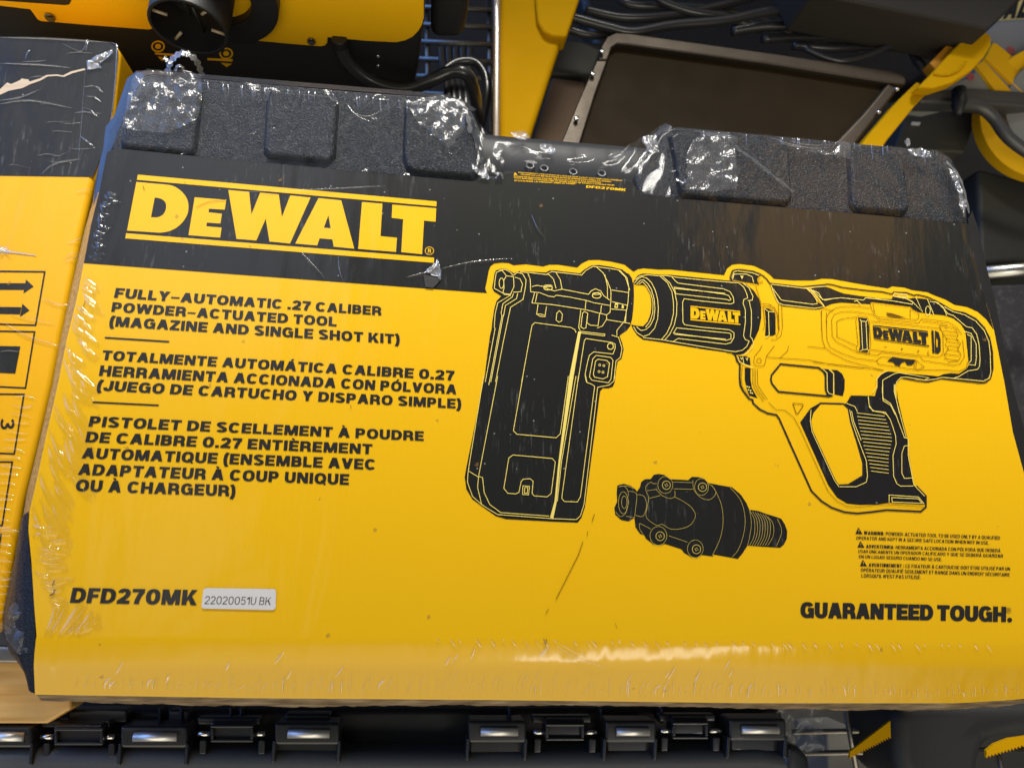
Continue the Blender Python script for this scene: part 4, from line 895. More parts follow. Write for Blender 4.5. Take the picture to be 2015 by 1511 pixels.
for i, (pl_, z, amp, mt, dn) in enumerate([
    ([(262, 150), (290, 136), (320, 140), (345, 136), (396, 146), (398, 178), (390, 232), (330, 262), (270, 258), (240, 250), (248, 205)], .001, .0026, 'filmc', 8),
    ([(803, 208), (822, 197), (860, 186), (895, 196), (913, 214), (915, 250), (900, 275), (884, 291), (858, 268), (820, 240)], .001, .0028, 'filmc', 8),
    ([(1352, 305), (1366, 272), (1400, 262), (1440, 268), (1448, 300), (1450, 372), (1400, 378), (1350, 372)], .001, .0018, 'filmc', 9),
    ([(1552, 290), (1640, 300), (1655, 278), (1674, 282), (1674, 312), (1600, 300)], .001, .0016, 'filmc', 8),
    ([(1786, 296), (1812, 290), (1832, 302), (1836, 312), (1800, 306)], .001, .003, 'filmw', 4),
    ([(1868, 334), (1884, 340), (1892, 372), (1903, 398), (1897, 428), (1888, 402), (1884, 376)], .001, .002, 'filmw', 4),
    ([(1780, 276), (1788, 273), (1792, 284), (1786, 292)], .002, .003, 'filmw', 3),
    ([(834, 536), (849, 524), (862, 510), (868, 532), (869, 549), (850, 541)], .0012, .0016, 'filmw', 4),
    ([(16, 1200), (40, 1170), (66, 1150), (70, 1240), (68, 1285), (40, 1290), (12, 1262), (6, 1230)], -.012, .004, 'filmc', 9),
    ([(45, 1060), (56, 1030), (66, 1130), (68, 1160), (36, 1180), (40, 1120)], -.010, .003, 'filmc', 9),
    ([(1002, 262), (1018, 258), (1036, 258), (1046, 272), (1030, 276), (1010, 270)], -.006, .003, 'filmw', 4),
    ([(1062, 282), (1085, 286), (1096, 298), (1080, 302), (1064, 294)], -.006, .002, 'filmw', 4),
    ([(925, 318), (940, 330), (966, 350), (960, 356), (935, 340)], .0015, .002, 'filmw', 4),
    ([(1262, 272), (1290, 262), (1296, 300), (1280, 306)], -.004, .002, 'filmw', 5)]):
    crumple(pl_, z, amp, M[mt], 'crumpled_film', kit, dn, seed=i+2)
dk = Art().poly([(833, 539), (869, 549), (852, 567), (837, 565)]); sheet('torn_print_patch', [dk.tris()], M['dark'], sleeve, Z4 + .0004)
# curled loops of torn film on the upper left corner
def ribbon(pts, wpx, name, z=.004, mat='filmw', parent=None, n=6):
    P = smoothpath(pts, n); e = MB()
    for i, p in enumerate(P):
        a = at(p[0], p[1], p[2]); q = P[min(i+1, len(P)-1)]; q0 = P[max(i-1, 0)]
        t = Vector((q[0]-q0[0], q[1]-q0[1])); t = t.normalized() if t.length else Vector((1, 0)); nn = Vector((-t.y, t.x))*wpx/2*(1 + .35*math.sin(i*1.7))
        e.v += [at(p[0]+nn.x, p[1]+nn.y, p[2]+.002), at(p[0]-nn.x, p[1]-nn.y, p[2]-.001)]
    for i in range(len(P)-1): e.f.append((2*i, 2*i+1, 2*i+3, 2*i+2))
    return e.make(name, M[mat], parent or kit, smooth=True)
ribbon([(330, 142, 0), (336, 122, .006), (350, 108, .012), (365, 105, .014), (383, 116, .010), (393, 135, .004), (397, 150, 0)], 11, 'film_loop')
ribbon([(345, 140, 0), (350, 130, .004), (360, 134, .004), (362, 146, 0)], 5, 'film_loop')
ribbon([(322, 114, .004), (330, 120, .006), (338, 124, .006)], 7, 'film_shred')
ribbon([(1378, 262, .001), (1440, 268, .002), (1452, 292, .002), (1480, 312, .002), (1512, 338, .002), (1562, 378, .001)], 6, 'film_tear_edge', mat='filmc')
ribbon([(900, 198, .002), (912, 208, .003), (922, 235, .003), (925, 262, .002)], 8, 'film_tear_edge', mat='filmw')
ribbon([(1862, 318, .0), (1886, 345, .001), (1898, 378, .001), (1907, 420, 0)], 4, 'film_tear_edge', mat='filmw')
ribbon([(1330, 352, .001), (1345, 360, .002), (1349, 352, .002)], 4, 'film_tear_edge', mat='filmw')
ribbon([(975, 352, .001), (984, 340, .002), (990, 352, .001)], 3, 'film_tear_edge', mat='filmw')
# film stretched over the handle opening
tp = [(930, 214, -.002), (944, 243, -.003), (962, 262, -.006), (990, 276, -.008), (1030, 288, -.009), (1075, 299, -.009), (1120, 303, -.009), (1180, 303, -.009), (1222, 299, -.008), (1242, 284, -.006), (1270, 268, -.004), (1296, 250, -.002), (1308, 243, -.002)]
bt = [(940, 350, .0008), (960, 352, .0008), (980, 353, .0008), (1000, 342, .0008), (1040, 340, .0008), (1080, 343, .0008), (1120, 346, .0008), (1160, 349, .0008), (1200, 352, .0008), (1240, 358, .0008), (1262, 375, .0008), (1290, 385, .0008), (1320, 388, .0008)]
T1 = smoothpath(tp, 5); T2 = smoothpath(bt, 5); e = MB(); rr = random.Random(5); m = 12
from mathutils import noise
for i, (a, b) in enumerate(zip(T1, T2)):
    for j in range(m+1):
        t = j/m; q = a.lerp(b, t)
        wob = .0011*noise.noise(Vector((i*.25 + t*3, t*7, 0))) + .0008*math.sin(i*.8 + t*9)
        e.v.append(at(q.x, q.y + (rr.uniform(-2, 2) if j == 0 else 0), q.z + wob - .002*math.sin(math.pi*t)))
for i in range(len(T1)-1):
    for j in range(m): k = i*(m+1)+j; e.f.append((k, k+1, k+m+2, k+m+1))
e.make('handle_film', film('handle_film', .012, .025, .12), kit, smooth=True)

# one thin sheet of film lying over the moulded top of the case
def film_sheet(poly, name):
    n0 = 9; pts = [Vector(p) for p in poly]; x0, x1 = min(p.x for p in pts), max(p.x for p in pts); y0, y1 = min(p.y for p in pts), max(p.y for p in pts)
    ins = []
    def inside(x, y):
        c = False
        for i in range(len(poly)):
            a, b = pts[i], pts[i-1]
            if (a.y > y) != (b.y > y) and x < (b.x-a.x)*(y-a.y)/(b.y-a.y) + a.x: c = not c
        return c
    P = []
    for i in range(len(pts)):
        a, b = pts[i], pts[(i+1) % len(pts)]; m = max(1, int((b-a).length/n0))
        P += [a.lerp(b, j/m) for j in range(m)]
    nb = len(P); y = y0
    while y < y1:
        x = x0
        while x < x1:
            if inside(x, y): P.append(Vector((x + rr.uniform(-1, 1), y + rr.uniform(-1, 1))))
            x += n0
        y += n0
    f = list(range(nb)); f = f[::-1] if area2([tuple(p) for p in P[:nb]]) < 0 else f
    r = delaunay_2d_cdt(P, [], [f], 1, 1e-4, False)
    def zz(v):
        q = (v.x*.6 + v.y)*.02; return .0012 + .0007*noise.noise(Vector((v.x*.035 - v.y*.02, v.y*.012, 3))) + .0004*noise.noise(Vector((v.x*.11 + v.y*.03, v.y*.03, 8)))
    vs = [at(v.x, v.y, zz(v)) for v in r[0]]
    keep = [tuple(q) for q in r[2] if inside(sum(r[0][a].x for a in q)/3, sum(r[0][a].y for a in q)/3)]
    me = bpy.data.meshes.new(name); me.from_pydata([tuple(v) for v in vs], [], keep); me.update()
    return link(me, name, film('case_top_film', .004, .032, .10, crumple=.18, cs=45), kit, smooth=True)
film_sheet([(222, 290), (243, 236), (264, 184), (285, 153), (300, 149), (530, 167), (700, 182), (870, 195), (905, 205), (928, 223), (943, 255), (955, 300), (968, 350), (925, 356), (700, 336), (400, 308)], 'film_sheet')
film_sheet([(1262, 378), (1256, 345), (1280, 302), (1300, 264), (1320, 250), (1512, 265), (1700, 283), (1845, 295), (1872, 310), (1888, 342), (1900, 400), (1904, 438), (1600, 411), (1335, 390)], 'film_sheet')
# ---------------------------------------------------------------- the neighbouring carton at the left
ZL5 = -.030
cb = thing('carton', at(60, 600, -.15), 'black and yellow shipping carton with handling symbols under wrinkled film, left of the kit box', 'carton')
outl = [(-80, 66), (0, 71), (170, 77), (216, 82), (231, 90), (236, 104), (225, 210), (208, 292), (184, 352), (160, 455), (131, 600), (100, 756), (70, 880), (43, 985), (15, 1135), (0, 1225), (-80, 1262)]
bx = MB().pp(outl, ZL5, .12).make('carton_body', M['carton'], cb, bevel=.0035, seg=3)
sheet('black_printed_band', [Art().poly([(-78, 68), (0, 73), (170, 79), (214, 84), (229, 92), (233, 104), (222, 210), (205, 292), (183, 348), (176, 348.5), (0, 346), (-78, 344)]).tris()], M['black'], bx, ZL5 + .0002)
A = Art()
for q in ([(-40, 534), (0, 534), (88, 535), (70, 640), (0, 638), (-40, 637)], [(-40, 651), (68, 653), (50, 763.5), (-40, 759)], [(-40, 775), (47, 776), (28, 893), (-40, 890)], [(-40, 908), (24, 909), (4, 1034), (-40, 1030)], [(-40, 1050), (2, 1051), (-14, 1160)]):
    A.stroke(q, 3.2)
A.poly([(-40, 557), (50, 557.5), (47, 570.5), (-40, 570)]); A.poly([(51, 550), (66, 564), (46, 577.5)]); A.poly([(-40, 603.5), (42, 604.5), (39, 618.5), (-40, 617)]); A.poly([(44, 597.5), (58, 611), (39, 623.5)])
A.poly([(-40, 680), (40, 681.5), (30, 735), (-40, 732)])
A.poly([(-20, 946), (-4, 946), (-8, 1000), (-20, 1000)])
it = [A.tris()]
for ch, x, y in (('3', 28, 823),):
    g, w_ = glyph(ch, .2, .17); V, Fc = g.tris(); it.append(([(x - (b)*0 - 24*(1-b)*0 - 0 + (b-1)*27, y + a*27) for a, b in V], Fc))
sheet('handling_symbols', it, M['ink'], bx, ZL5 + .0002)
# torn liner showing kraft board
kr = Art(); kr.poly([(-40, 188), (0, 176), (14, 163), (22, 166), (40, 158), (42, 155), (56, 157), (58, 161), (78, 155), (92, 148), (112, 147), (124, 149), (140, 141), (166, 135), (168, 138), (142, 145), (126, 152), (112, 150), (94, 151), (80, 159), (60, 166), (44, 174), (18, 179), (0, 187), (-40, 205)])
kr.poly([(-40, 484), (0, 489), (12, 492), (40, 497), (70, 502), (72, 504), (40, 500), (10, 497), (-40, 493)])
kr2 = Art(); kr2.add = [kr.add.pop()]
for k_ in (kr, kr2): sheet('torn_liner', [k_.tris()], plain('bare_liner', (.55, .44, .34), .8), bx, ZL5 + .0004)
rg = Ridge()
def rz(p, w=1.5, h=.0008, dz=.0008): rg.ridge(p, w, h, surf=False, z=ZL5 + dz)
for p in ([(165, 172), (185, 170), (203, 183)], [(168, 190), (185, 192), (200, 202)], [(162, 212), (178, 217), (195, 232)], [(160, 218), (180, 224), (194, 231)], [(158, 268), (172, 280), (188, 292)], [(150, 378), (165, 375), (180, 372)], [(132, 478), (148, 474), (163, 467)], [(126, 510), (140, 500), (155, 497)], [(125, 515), (146, 508), (158, 500)],
          [(82, 588), (110, 598), (134, 600)], [(20, 618), (70, 630), (110, 637)], [(0, 630), (50, 660), (95, 675), (116, 680)], [(0, 692), (20, 690), (42, 693)], [(0, 198), (40, 192), (80, 176)], [(0, 205), (60, 198), (142, 213)], [(50, 118), (55, 105), (60, 98)], [(120, 85), (160, 102), (172, 76)], [(168, 105), (172, 92), (174, 78)], [(0, 125), (80, 128), (140, 134)], [(80, 345), (110, 322), (160, 313)], [(0, 1045), (20, 1043), (38, 1046)]):
    rz(p, R_.uniform(1.2, 2.6))
for i in range(26):
    y = 780 + i*17; rz([(max(-5, edge_x(y) - 75 - R_.uniform(0, 10)), y), (edge_x(y)-55, y+R_.uniform(-3, 5)), (edge_x(y)-38, y+R_.uniform(-2, 8))], R_.uniform(1, 2.4), .0006)
for i in range(14): x = R_.uniform(5, 150); y = R_.uniform(95, 330); rz([(x, y), (x+R_.uniform(10, 30), y+R_.uniform(-6, 6)), (x+R_.uniform(35, 60), y+R_.uniform(-8, 10))], R_.uniform(.6, 1.4), .0004)
rg.ridge([(168, 135), (160, 250), (152, 345)], .9, .0004, surf=False, z=ZL5+.001); rg.ridge([(215, 84), (226, 88), (231, 100), (226, 180), (214, 270)], 3, .0012, surf=False, z=ZL5+.001); rg.ridge([(0, 74), (100, 77), (215, 84)], 2.2, .001, surf=False, z=ZL5+.001)
tag(rg.make('film_wrinkles', M['ridge'], cb, smooth=True), kind='stuff')
for i, q in enumerate(([(176, 122), (185, 112), (221, 98), (222, 104), (200, 124), (182, 120)], [(170, 120), (178, 118), (190, 122), (200, 134), (172, 138)], [(-5, 484), (12, 486), (22, 498), (0, 500)])):
    crumple(q, ZL5 + .001, .0018, M['filmw'], 'crumpled_film', cb, 5, seed=40+i, jag=.6)
# shelf under everything
fl = MB().box((0, 0, -.52), 6, 6, .02).make('floor', plain('dark_floor', (.035, .033, .03), .6, vary=.6)); tag(fl, kind='structure')
# wooden board at lower left
def wood():
    m, nt, out = nodes('pale_wood'); P = geo(nt)
    n = N(nt, 'ShaderNodeTexNoise', {'Vector': mapped(nt, .05, (14, 160, 40)), 'Scale': 1.0, 'Detail': 5.0, 'Distortion': .4}).outputs['Fac']
    c = ramp(nt, n, [(.25, (.58, .28, .06)), (.5, (.78, .44, .12)), (.8, (.88, .58, .22))])
    b = N(nt, 'ShaderNodeBsdfPrincipled', {'Base Color': c, 'Roughness': .5, 'Coat Weight': .2}); nt.links.new(b.outputs[0], out.inputs[0]); return m
wb = MB().pp([(-160, 1290), (40, 1296), (140, 1300), (140, 1394), (90, 1424), (-160, 1424)], -.100, .02).make('wooden_shelf_board', wood(), bevel=.002)
tag(wb, 'pale wooden shelf board showing below the lower left corner of the kit box', 'shelf board')
rl = MB().pp([(-160, 1268), (80, 1272), (82, 1306), (-160, 1303)], -.090, .008).make('shelf_edge_strip', M['steel'], bevel=.002)
tag(rl, 'dull metal strip lying on the wooden board, under the black and yellow carton', 'metal strip')

# ---------------------------------------------------------------- black hinged case below
hc = thing('hinged_tool_case', at(750, 1480, -.14), 'black plastic tool case with steel pinned hinges in front of the kit box', 'tool case')
ZB0 = -.105
MB().pp([(-120, 1470), (0, 1472), (400, 1478), (900, 1484), (1500, 1478), (1560, 1486), (1590, 1511), (1600, 1620), (-120, 1620)], ZB0, .06).make('case_lid', M['lid'], hc, bevel=.008, seg=4)
MB().pp([(-120, 1395), (130, 1398), (1540, 1392), (1548, 1500), (-120, 1500)], ZB0 - .026, .05).make('case_base', M['dark'], hc, bevel=.004)
def hbox(name, x0, y0, x1, y1, z, th, par, mat='smooth', bev=.0016, skew=0):
    return MB().pp([(x0+skew, y0), (x1+skew, y0), (x1, y1), (x0, y1)], z, th).make(name, M[mat], par, bevel=bev)
def knuckle(x0, x1, y, par, s=1.0):
    k_ = hbox('hinge_knuckle', x0, y, x1, y+44*s, ZB0 + .002, .02, par, bev=.002)
    fr = MB()
    fr.pp([(x0+2, y+30*s), (x1-2, y+30*s), (x1-2, y+66*s), (x0+2, y+66*s)], ZB0 - .006, .012)
    fr.make('knuckle_skirt', M['smooth'], k_, bevel=.0015)
    w = x1 - x0
    cut = MB().pp([(x0+.2*w, y+12*s), (x1-.14*w, y+12*s), (x1-.14*w, y+34*s), (x0+.2*w, y+34*s)], ZB0 + .0024, .002).make('pin_slot', M['dark'], k_)
    a, b = at(x0+.21*w, y+21*s, ZB0+.0030), at(x1-.15*w, y+21*s, ZB0+.0030)
    MB().tube([a, b], .0027, 20).make('hinge_pin', M['pin'], k_, smooth=True)
    for xx in (x0-4, x1-4):
        MB().pp([(xx, y+34*s), (xx+7, y+34*s), (xx+5, y+78*s), (xx-3, y+78*s)], ZB0 + .002, .012).make('rib', M['smooth'], k_, bevel=.001)
    return k_
def buckle(x0, x1, y, par, s=1.0):
    k_ = hbox('hinge_plate', x0, y, x1, y+40*s, ZB0 + .001, .014, par, bev=.0025)
    fr = MB(); w = 6
    for q in ([(x0+2, y+8), (x1-2, y+8), (x1-2, y+8+w), (x0+2, y+8+w)], [(x0+2, y+36*s), (x1-2, y+36*s), (x1-2, y+36*s+w), (x0+2, y+36*s+w)], [(x0+2, y+8+w), (x0+2+w, y+8+w), (x0+2+w, y+36*s), (x0+2, y+36*s)], [(x1-2-w, y+8+w), (x1-2, y+8+w), (x1-2, y+36*s), (x1-2-w, y+36*s)]):
        fr.pp(q, ZB0 + .0042, .004)
    fr.make('plate_frame', M['smooth'], k_, bevel=.0006)
    hbox('hinge_tab', x0-24, y-7, x1+12, y+8, ZB0 - .006, .008, k_, bev=.0012)
    for (xa, xb) in ((x0-22, x0+1), (x1-1, x1+22)):
        MB().tube([at(xa, y+25*s, ZB0), at(xb, y+25*s, ZB0)], .0016, 12).make('hinge_pin', M['chrome'], k_, smooth=True)
    for xx in (x0-20, x1+8):
        MB().pp([(xx, y+38*s), (xx+14, y+38*s), (xx+13, y+66*s), (xx-1, y+66*s)], ZB0 - .001, .006).make('rib', M['smooth'], k_, bevel=.001)
    return k_
knuckle(-40, 62, 1428, hc); buckle(104, 204, 1424, hc); knuckle(236, 368, 1428, hc); buckle(412, 500, 1418, hc); knuckle(540, 668, 1422, hc)
knuckle(922, 1036, 1418, hc); buckle(1072, 1152, 1415, hc); knuckle(1192, 1292, 1418, hc); buckle(1322, 1396, 1412, hc); knuckle(1436, 1548, 1414, hc)
MB().pp([(1548, 1462), (1575, 1470), (1596, 1490), (1600, 1560), (1540, 1560)], ZB0 + .001, .03).make('case_corner', M['smooth'], hc, bevel=.005)
hbox('latch_bridge', 132, 1396, 250, 1422, ZB0 - .012, .014, hc); hbox('latch_bridge', 330, 1396, 372, 1425, ZB0 - .014, .012, hc); hbox('latch_bridge', 560, 1404, 650, 1424, ZB0 - .012, .012, hc); 
for x in (310, 352, 450, 470, 1000, 1180, 1300): hbox('rib', x, 1392, x+7, 1424, ZB0 - .012, .014, hc)
# ---------------------------------------------------------------- heater standing behind, upper left
YP = plain('yellow_enamel', (.95, .51, .002), .5, vary=.12, spec=.3)
YD = plain('yellow_plastic', (.62, .33, .002), .7, vary=.2, spec=.04)
CRM = plain('cream_plate', (.80, .62, .22), .5)
ht = thing('space_heater', at(400, 60, -.2), 'yellow and black forced air heater with a round black outlet, behind the kit box', 'heater')
zh = Pl(at(400, 165, -.115), (0, -.99, .12))
hs = MB().pp([(-120, -28), (833, -28), (833, 50), (829, 85), (822, 140), (806, 200), (790, 290), (-120, 290)], zh, .16).make('housing', M['dark'], ht, bevel=.004)
MB().pp([(-120, -26), (834, -26), (834, 36), (831, 50), (824, 62), (812, 74), (798, 81), (779, 85), (720, 82), (645, 75), (644, 86), (640, 91), (632, 93), (571, 88), (504, 81.5), (490, 80), (470, 60), (380, 30), (294, 60), (175, 51), (80, 43), (73, 39), (66, 29), (59, 20), (0, 13), (-120, 5)], zh + .004, .003).make('front_panel', YP, ht, bevel=.0008)
MB().pp([(-120, -24), (140, -24), (139, 4), (136, 11), (128, 12), (0, 3), (-120, -5)], zh + .0055, .002).make('badge_plate', M['dark'], ht, bevel=.0008)
for x, y, r in ((99, 33, 10), (613, 80, 9)):
    sw = MB().ring(at(x, y, zh+.0045), zh.n, 0.00001, r*.00034, .0022, 20).make('screw', M['steel'], ht, bevel=.0005)
    MB().box(at(x, y, zh+.0068), .0042, .0010, .0012).make('screw_slot', M['dark'], sw)
for y in (111, 130): MB().ring(at(744, y, zh+.0002), zh.n, .00001, .0016, .0012, 16).make('rivet', M['chrome'], ht, smooth=True)
ax = Vector((.0, .995, -.02)).normalized()
c0 = at(371, 57, zh + .045); _old = at(371, 57, Pl(at(400, 165, -.055), (0, -.99, .12)) + .055)
SC = (CAM[2] - c0.z) / (CAM[2] - _old.z)
MB().ring(c0 + ax*.030 + Vector((.010, .0, -.004)), ax, .0213*SC, .037*SC, .05, 56).make('outlet_shroud', M['dark'], ht, bevel=.002)
noz = MB().ring(c0, ax, .0192*SC, .0212*SC, .08, 56).make('outlet_tube', M['dark'], ht, bevel=.0006)
u = Vector((1, 0, 0)); w2 = ax.cross(u).normalized(); u = w2.cross(ax).normalized()
MB().tube([c0 + ax*.04, c0 + ax*.042], .0191*SC, 40).make('outlet_back', M['dark'], noz)
def inr(a, r0, r1, d, name, mat, rr_=.0011):
    p = [c0 + ax*d + (u*math.cos(a) + w2*math.sin(a))*r*SC for r in (r0, r1)]
    MB().tube(p, rr_, 8).make(name, mat, noz, smooth=True)
SP = plain('tan_spoke', (.42, .33, .22), .5)
for a in (20, 130, 200, 320): inr(math.radians(a), .0115, .0192, .005, 'spoke', SP)
inr(math.radians(268), .001, .0192, .010, 'vane', M['dark'], .0014); inr(math.radians(88), .0, .0192, .018, 'vane', M['dark'], .0012)
dec = Art()
for x, y in ((311, 92), (445, 106)): dec.loop(x, y, 12, 10, 3); dec.circle(x, y, 6, 5)
dec.poly([(305, 104), (345, 107), (345, 111), (305, 108)]); dec.poly([(310, 112), (330, 114), (319, 121)]); dec.poly([(408, 115), (458, 117), (457, 122), (408, 119)]); dec.poly([(434, 124), (457, 126), (446, 133)])
d1 = Art(); d2 = Art()
for A_ in dec.add: (d1 if sum(p[0] for p in A_)/len(A_) < 380 else d2).add.append(A_)
for d_ in (d1, d2): sheet('warning_decal', [d_.tris()], YP, hs, zh + .0004)
MB().pp([(848, -28), (925, -28), (920, 40), (912, 80), (846, 80)], zh - .02, .07).make('fuel_knob', M['dark'], ht, bevel=.008, seg=4)
MB().tube([at(667, 76, zh+.006), at(670, 92, zh+.006)], .0058, 16).make('strain_relief', M['dark'], ht, bevel=.001)
def cable(name, pts, r, label, group='cables behind the kit box', mat=None, parent=None):
    P = smoothpath([at(*p) for p in pts], 6)
    o = MB().tube(P, r*1.25, 12).make(name, mat or M['wire'], parent, smooth=True)
    if parent is None: tag(o, label, 'cable', group)
    return o
cable('power_cord', [(670, 90, zh+.006), (680, 116, zh+.008), (702, 140, zh+.010), (735, 162, zh+.012), (775, 174, zh+.012), (812, 173, zh+.010), (850, 158, zh+.006), (885, 143, zh), (915, 145, zh), (930, 170, zh-.002), (938, 215, zh-.006), (940, 300, zh-.02)], .0042, '', parent=ht)
cable('cable', [(862, 158, -.16), (880, 135, -.16), (905, 122, -.16), (935, 124, -.16), (955, 150, -.16), (958, 190, -.16), (945, 250, -.17)], .0035, 'thin black cable looped beside the yellow post, behind the thicker heater cord')
for i in range(5):
    cable('cable', [(868 + i*14, 95, -.2), (872 + i*13, 140 + i*4, -.19), (880 + i*12, 180 + i*3, -.18), (890+i*9, 250, -.18)], .003, 'black cable in the tangle hanging between the heater and the yellow post')
# wire shelf seen through the gap
ws = thing('wire_shelf', at(900, 100, -.3), 'grey steel wire shelf seen through the gap between heater and yellow post', 'wire shelf')
for i in range(7): MB().tube([at(820, -20 + i*34, -.30), at(1010, -12 + i*34, -.30)], .003, 8).make('rod', M['steel'], ws, smooth=True)
for x in (838, 960): MB().tube([at(x, -60, -.305), at(x+6, 260, -.305)], .003, 8).make('rod', M['steel'], ws, smooth=True)

# ---------------------------------------------------------------- yellow stand with steel tray
stn = thing('yellow_post', at(1050, 130, -.2), 'flat yellow folding post with a rounded cap, left of the steel framed panel', 'post')
MB().pp([(986, -90), (1165, -90), (1107, 75), (1043, 275), (1030, 300), (984, 300), (981, 100)], -.13, .03).make('post_body', YD, stn, bevel=.006, seg=4)
MB().pp([(1054, -90), (1165, -90), (1140, 0), (1115, 74), (1085, 72), (1070, 64), (1058, 42), (1054, 0)], -.124, .02).make('post_cap', YD, stn, bevel=.003)
MB().pp([(972, -90), (986, -90), (984, 300), (970, 300)], -.128, .02).make('clear_edge_strip', plain('tan_strip', (.30, .22, .14), .3, coat=.6), stn, bevel=.002)
gb = MB().pp([(1098, 78), (1190, 84), (1165, 150), (1083, 146)], -.19, .05).make('grey_box', plain('olive_grey_plastic', (.07, .07, .055), .6), bevel=.003); tag(gb, 'small olive grey box wedged between the yellow post and the steel framed panel', 'box')
kb = MB().pp([(1085, 150), (1156, 160), (1148, 205), (1128, 300), (1040, 300), (1062, 230)], -.19, .04).make('brown_paper_wad', plain('brown_paper', (.20, .13, .08), .8, bump=.4, bscale=60), bevel=.004); tag(kb, 'folded brown cardboard flap below the grey box, behind the case handle', 'cardboard')
tr = thing('steel_framed_panel', at(1450, 200, -.2), 'dark brown flat panel in a dull rounded steel frame, behind the case handle', 'framed panel')
MB().pp([(1205, 86), (1745, 160), (1650, 320), (1100, 320)], -.150, .01).make('panel', plain('dark_brown_sheet', (.034, .022, .009), .6, vary=.5, spec=.08), tr)
def bar(pts, r, name, mat, par, flat=1): 
    return MB().tube(smoothpath([at(*p) for p in pts], 5), r, 14).make(name, mat, par, smooth=True)
SD = plain('tarnished_steel', (.12, .10, .08), .5, metal=.85, bump=.15, vary=.5)
MB().pp([(1178, 118), (1184, 90), (1195, 72), (1213, 64), (1240, 66), (1512, 104), (1755, 139), (1778, 148), (1784, 158), (1782, 168), (1750, 163), (1512, 125), (1238, 88), (1216, 86), (1204, 94), (1196, 118)], -.143, .008).make('frame_rail', SD, tr, bevel=.0016)
MB().pp([(1174, 119), (1196, 119), (1172, 185), (1130, 320), (1088, 320), (1142, 190)], -.1432, .008).make('frame_side', SD, tr, bevel=.0016)
MB().pp([(1748, 164), (1770, 174), (1690, 276), (1650, 330), (1610, 330), (1645, 280), (1700, 222)], -.1435, .008).make('frame_leg', SD, tr, bevel=.0028, seg=4)
for x, y in ((1184, 103), (1166, 147), (1134, 235), (1728, 222), (1764, 177)): MB().ring(at(x, y, -.141), (0, 0, 1), .00001, .0022, .002, 14).make('rivet', M['chrome'], tr, smooth=True)
yr = thing('yellow_latch_rail', at(1800, 180, -.2), 'yellow rail with a wide curved latch, at the right of the steel framed panel', 'rail')
MB().pp([(1806, 160), (1828, 180), (1800, 210), (1745, 278), (1720, 320), (1670, 320), (1712, 262), (1770, 195)], -.135, .02).make('rail', YD, yr, bevel=.002)
MB().pp([(1912, 60), (1942, 63), (1952, 73), (1951, 90), (1937, 113), (1912, 140), (1875, 163), (1838, 175), (1806, 173), (1838, 140), (1875, 98)], -.122, .012).make('latch', YD, yr, bevel=.002)
MB().pp([(1900, 47), (1948, 57), (1940, 64), (1897, 55)], -.126, .012).make('latch_tab', YD, yr, bevel=.001)
MB().pp([(1830, 124), (1862, 90), (1880, 93), (1842, 138)], -.128, .012).make('latch_hook', plain('orange_plastic', (.55, .22, .004), .5), yr, bevel=.001)
pr = MB().tube(smoothpath([at(1838, 146, -.1208), at(1862, 148, -.1208), (at(1885, 140, -.1208)), at(1902, 122, -.1208)], 5), .0007, 6).make('moulded_ridge', YD, yr, smooth=True)
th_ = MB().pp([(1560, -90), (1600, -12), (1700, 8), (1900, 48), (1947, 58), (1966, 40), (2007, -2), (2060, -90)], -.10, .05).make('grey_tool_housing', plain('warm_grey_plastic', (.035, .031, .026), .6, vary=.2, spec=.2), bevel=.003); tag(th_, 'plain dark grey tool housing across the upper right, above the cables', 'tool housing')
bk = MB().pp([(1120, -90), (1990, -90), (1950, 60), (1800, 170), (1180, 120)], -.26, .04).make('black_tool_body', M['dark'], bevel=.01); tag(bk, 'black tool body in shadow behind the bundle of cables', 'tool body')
for i, (pts, r, lb) in enumerate([
    ([(1100, 54, -.155), (1123, 60, -.155), (1158, 70, -.155), (1200, 70, -.16)], .003, 'short black cable end crossing behind the top of the yellow post'),
    ([(1110, 30, -.15), (1150, 42, -.15), (1195, 54, -.15), (1245, 64, -.15), (1320, 51, -.15), (1420, 42, -.15), (1490, 28, -.15), (1530, 22, -.15), (1560, 38, -.155), (1600, 60, -.16)], .0038, 'long black cable waving along the top edge of the steel frame'),
    ([(1280, -30, -.16), (1298, 0, -.16), (1360, 24, -.16), (1433, 36, -.162), (1500, 60, -.17)], .0035, 'black cable slanting down from the top edge of the photo'),
    ([(1440, 62, -.17), (1512, 52, -.165), (1640, 52, -.16), (1782, 58, -.16), (1897, 62, -.16)], .0042, 'thick black cable running level just under the grey tool housing'),
    ([(1500, 78, -.17), (1600, 74, -.17), (1680, 80, -.17), (1750, 80, -.17), (1862, 74, -.17)], .0034, 'lower level black cable, second below the grey tool housing'),
    ([(1585, 96, -.15), (1625, 114, -.148), (1662, 120, -.146), (1712, 107, -.145), (1775, 76, -.145), (1825, 38, -.15)], .0028, 'thin shiny black cable bowed above the right half of the steel frame'),
    ([(1150, 20, -.17), (1230, 36, -.165), (1330, 30, -.165), (1450, 4, -.17), (1520, -20, -.18)], .0036, 'upper black cable arching between the yellow post and the grey tool housing'),
    ([(1200, -20, -.18), (1240, 10, -.175), (1330, 14, -.175), (1400, 20, -.175), (1500, 44, -.18), (1620, 84, -.18), (1700, 100, -.175)], .0034, 'black cable running down to the right behind the others'),
    ([(1560, 90, -.165), (1640, 96, -.16), (1720, 92, -.16), (1790, 98, -.165), (1860, 120, -.17)], .0036, 'lowest black cable just above the steel frame, right part'),
    ([(1790, 80, -.16), (1800, 110, -.16), (1818, 136, -.16), (1840, 150, -.17)], .0038, 'short black cable bending down left of the yellow latch')]):
    cable('cable', pts, r, lb)
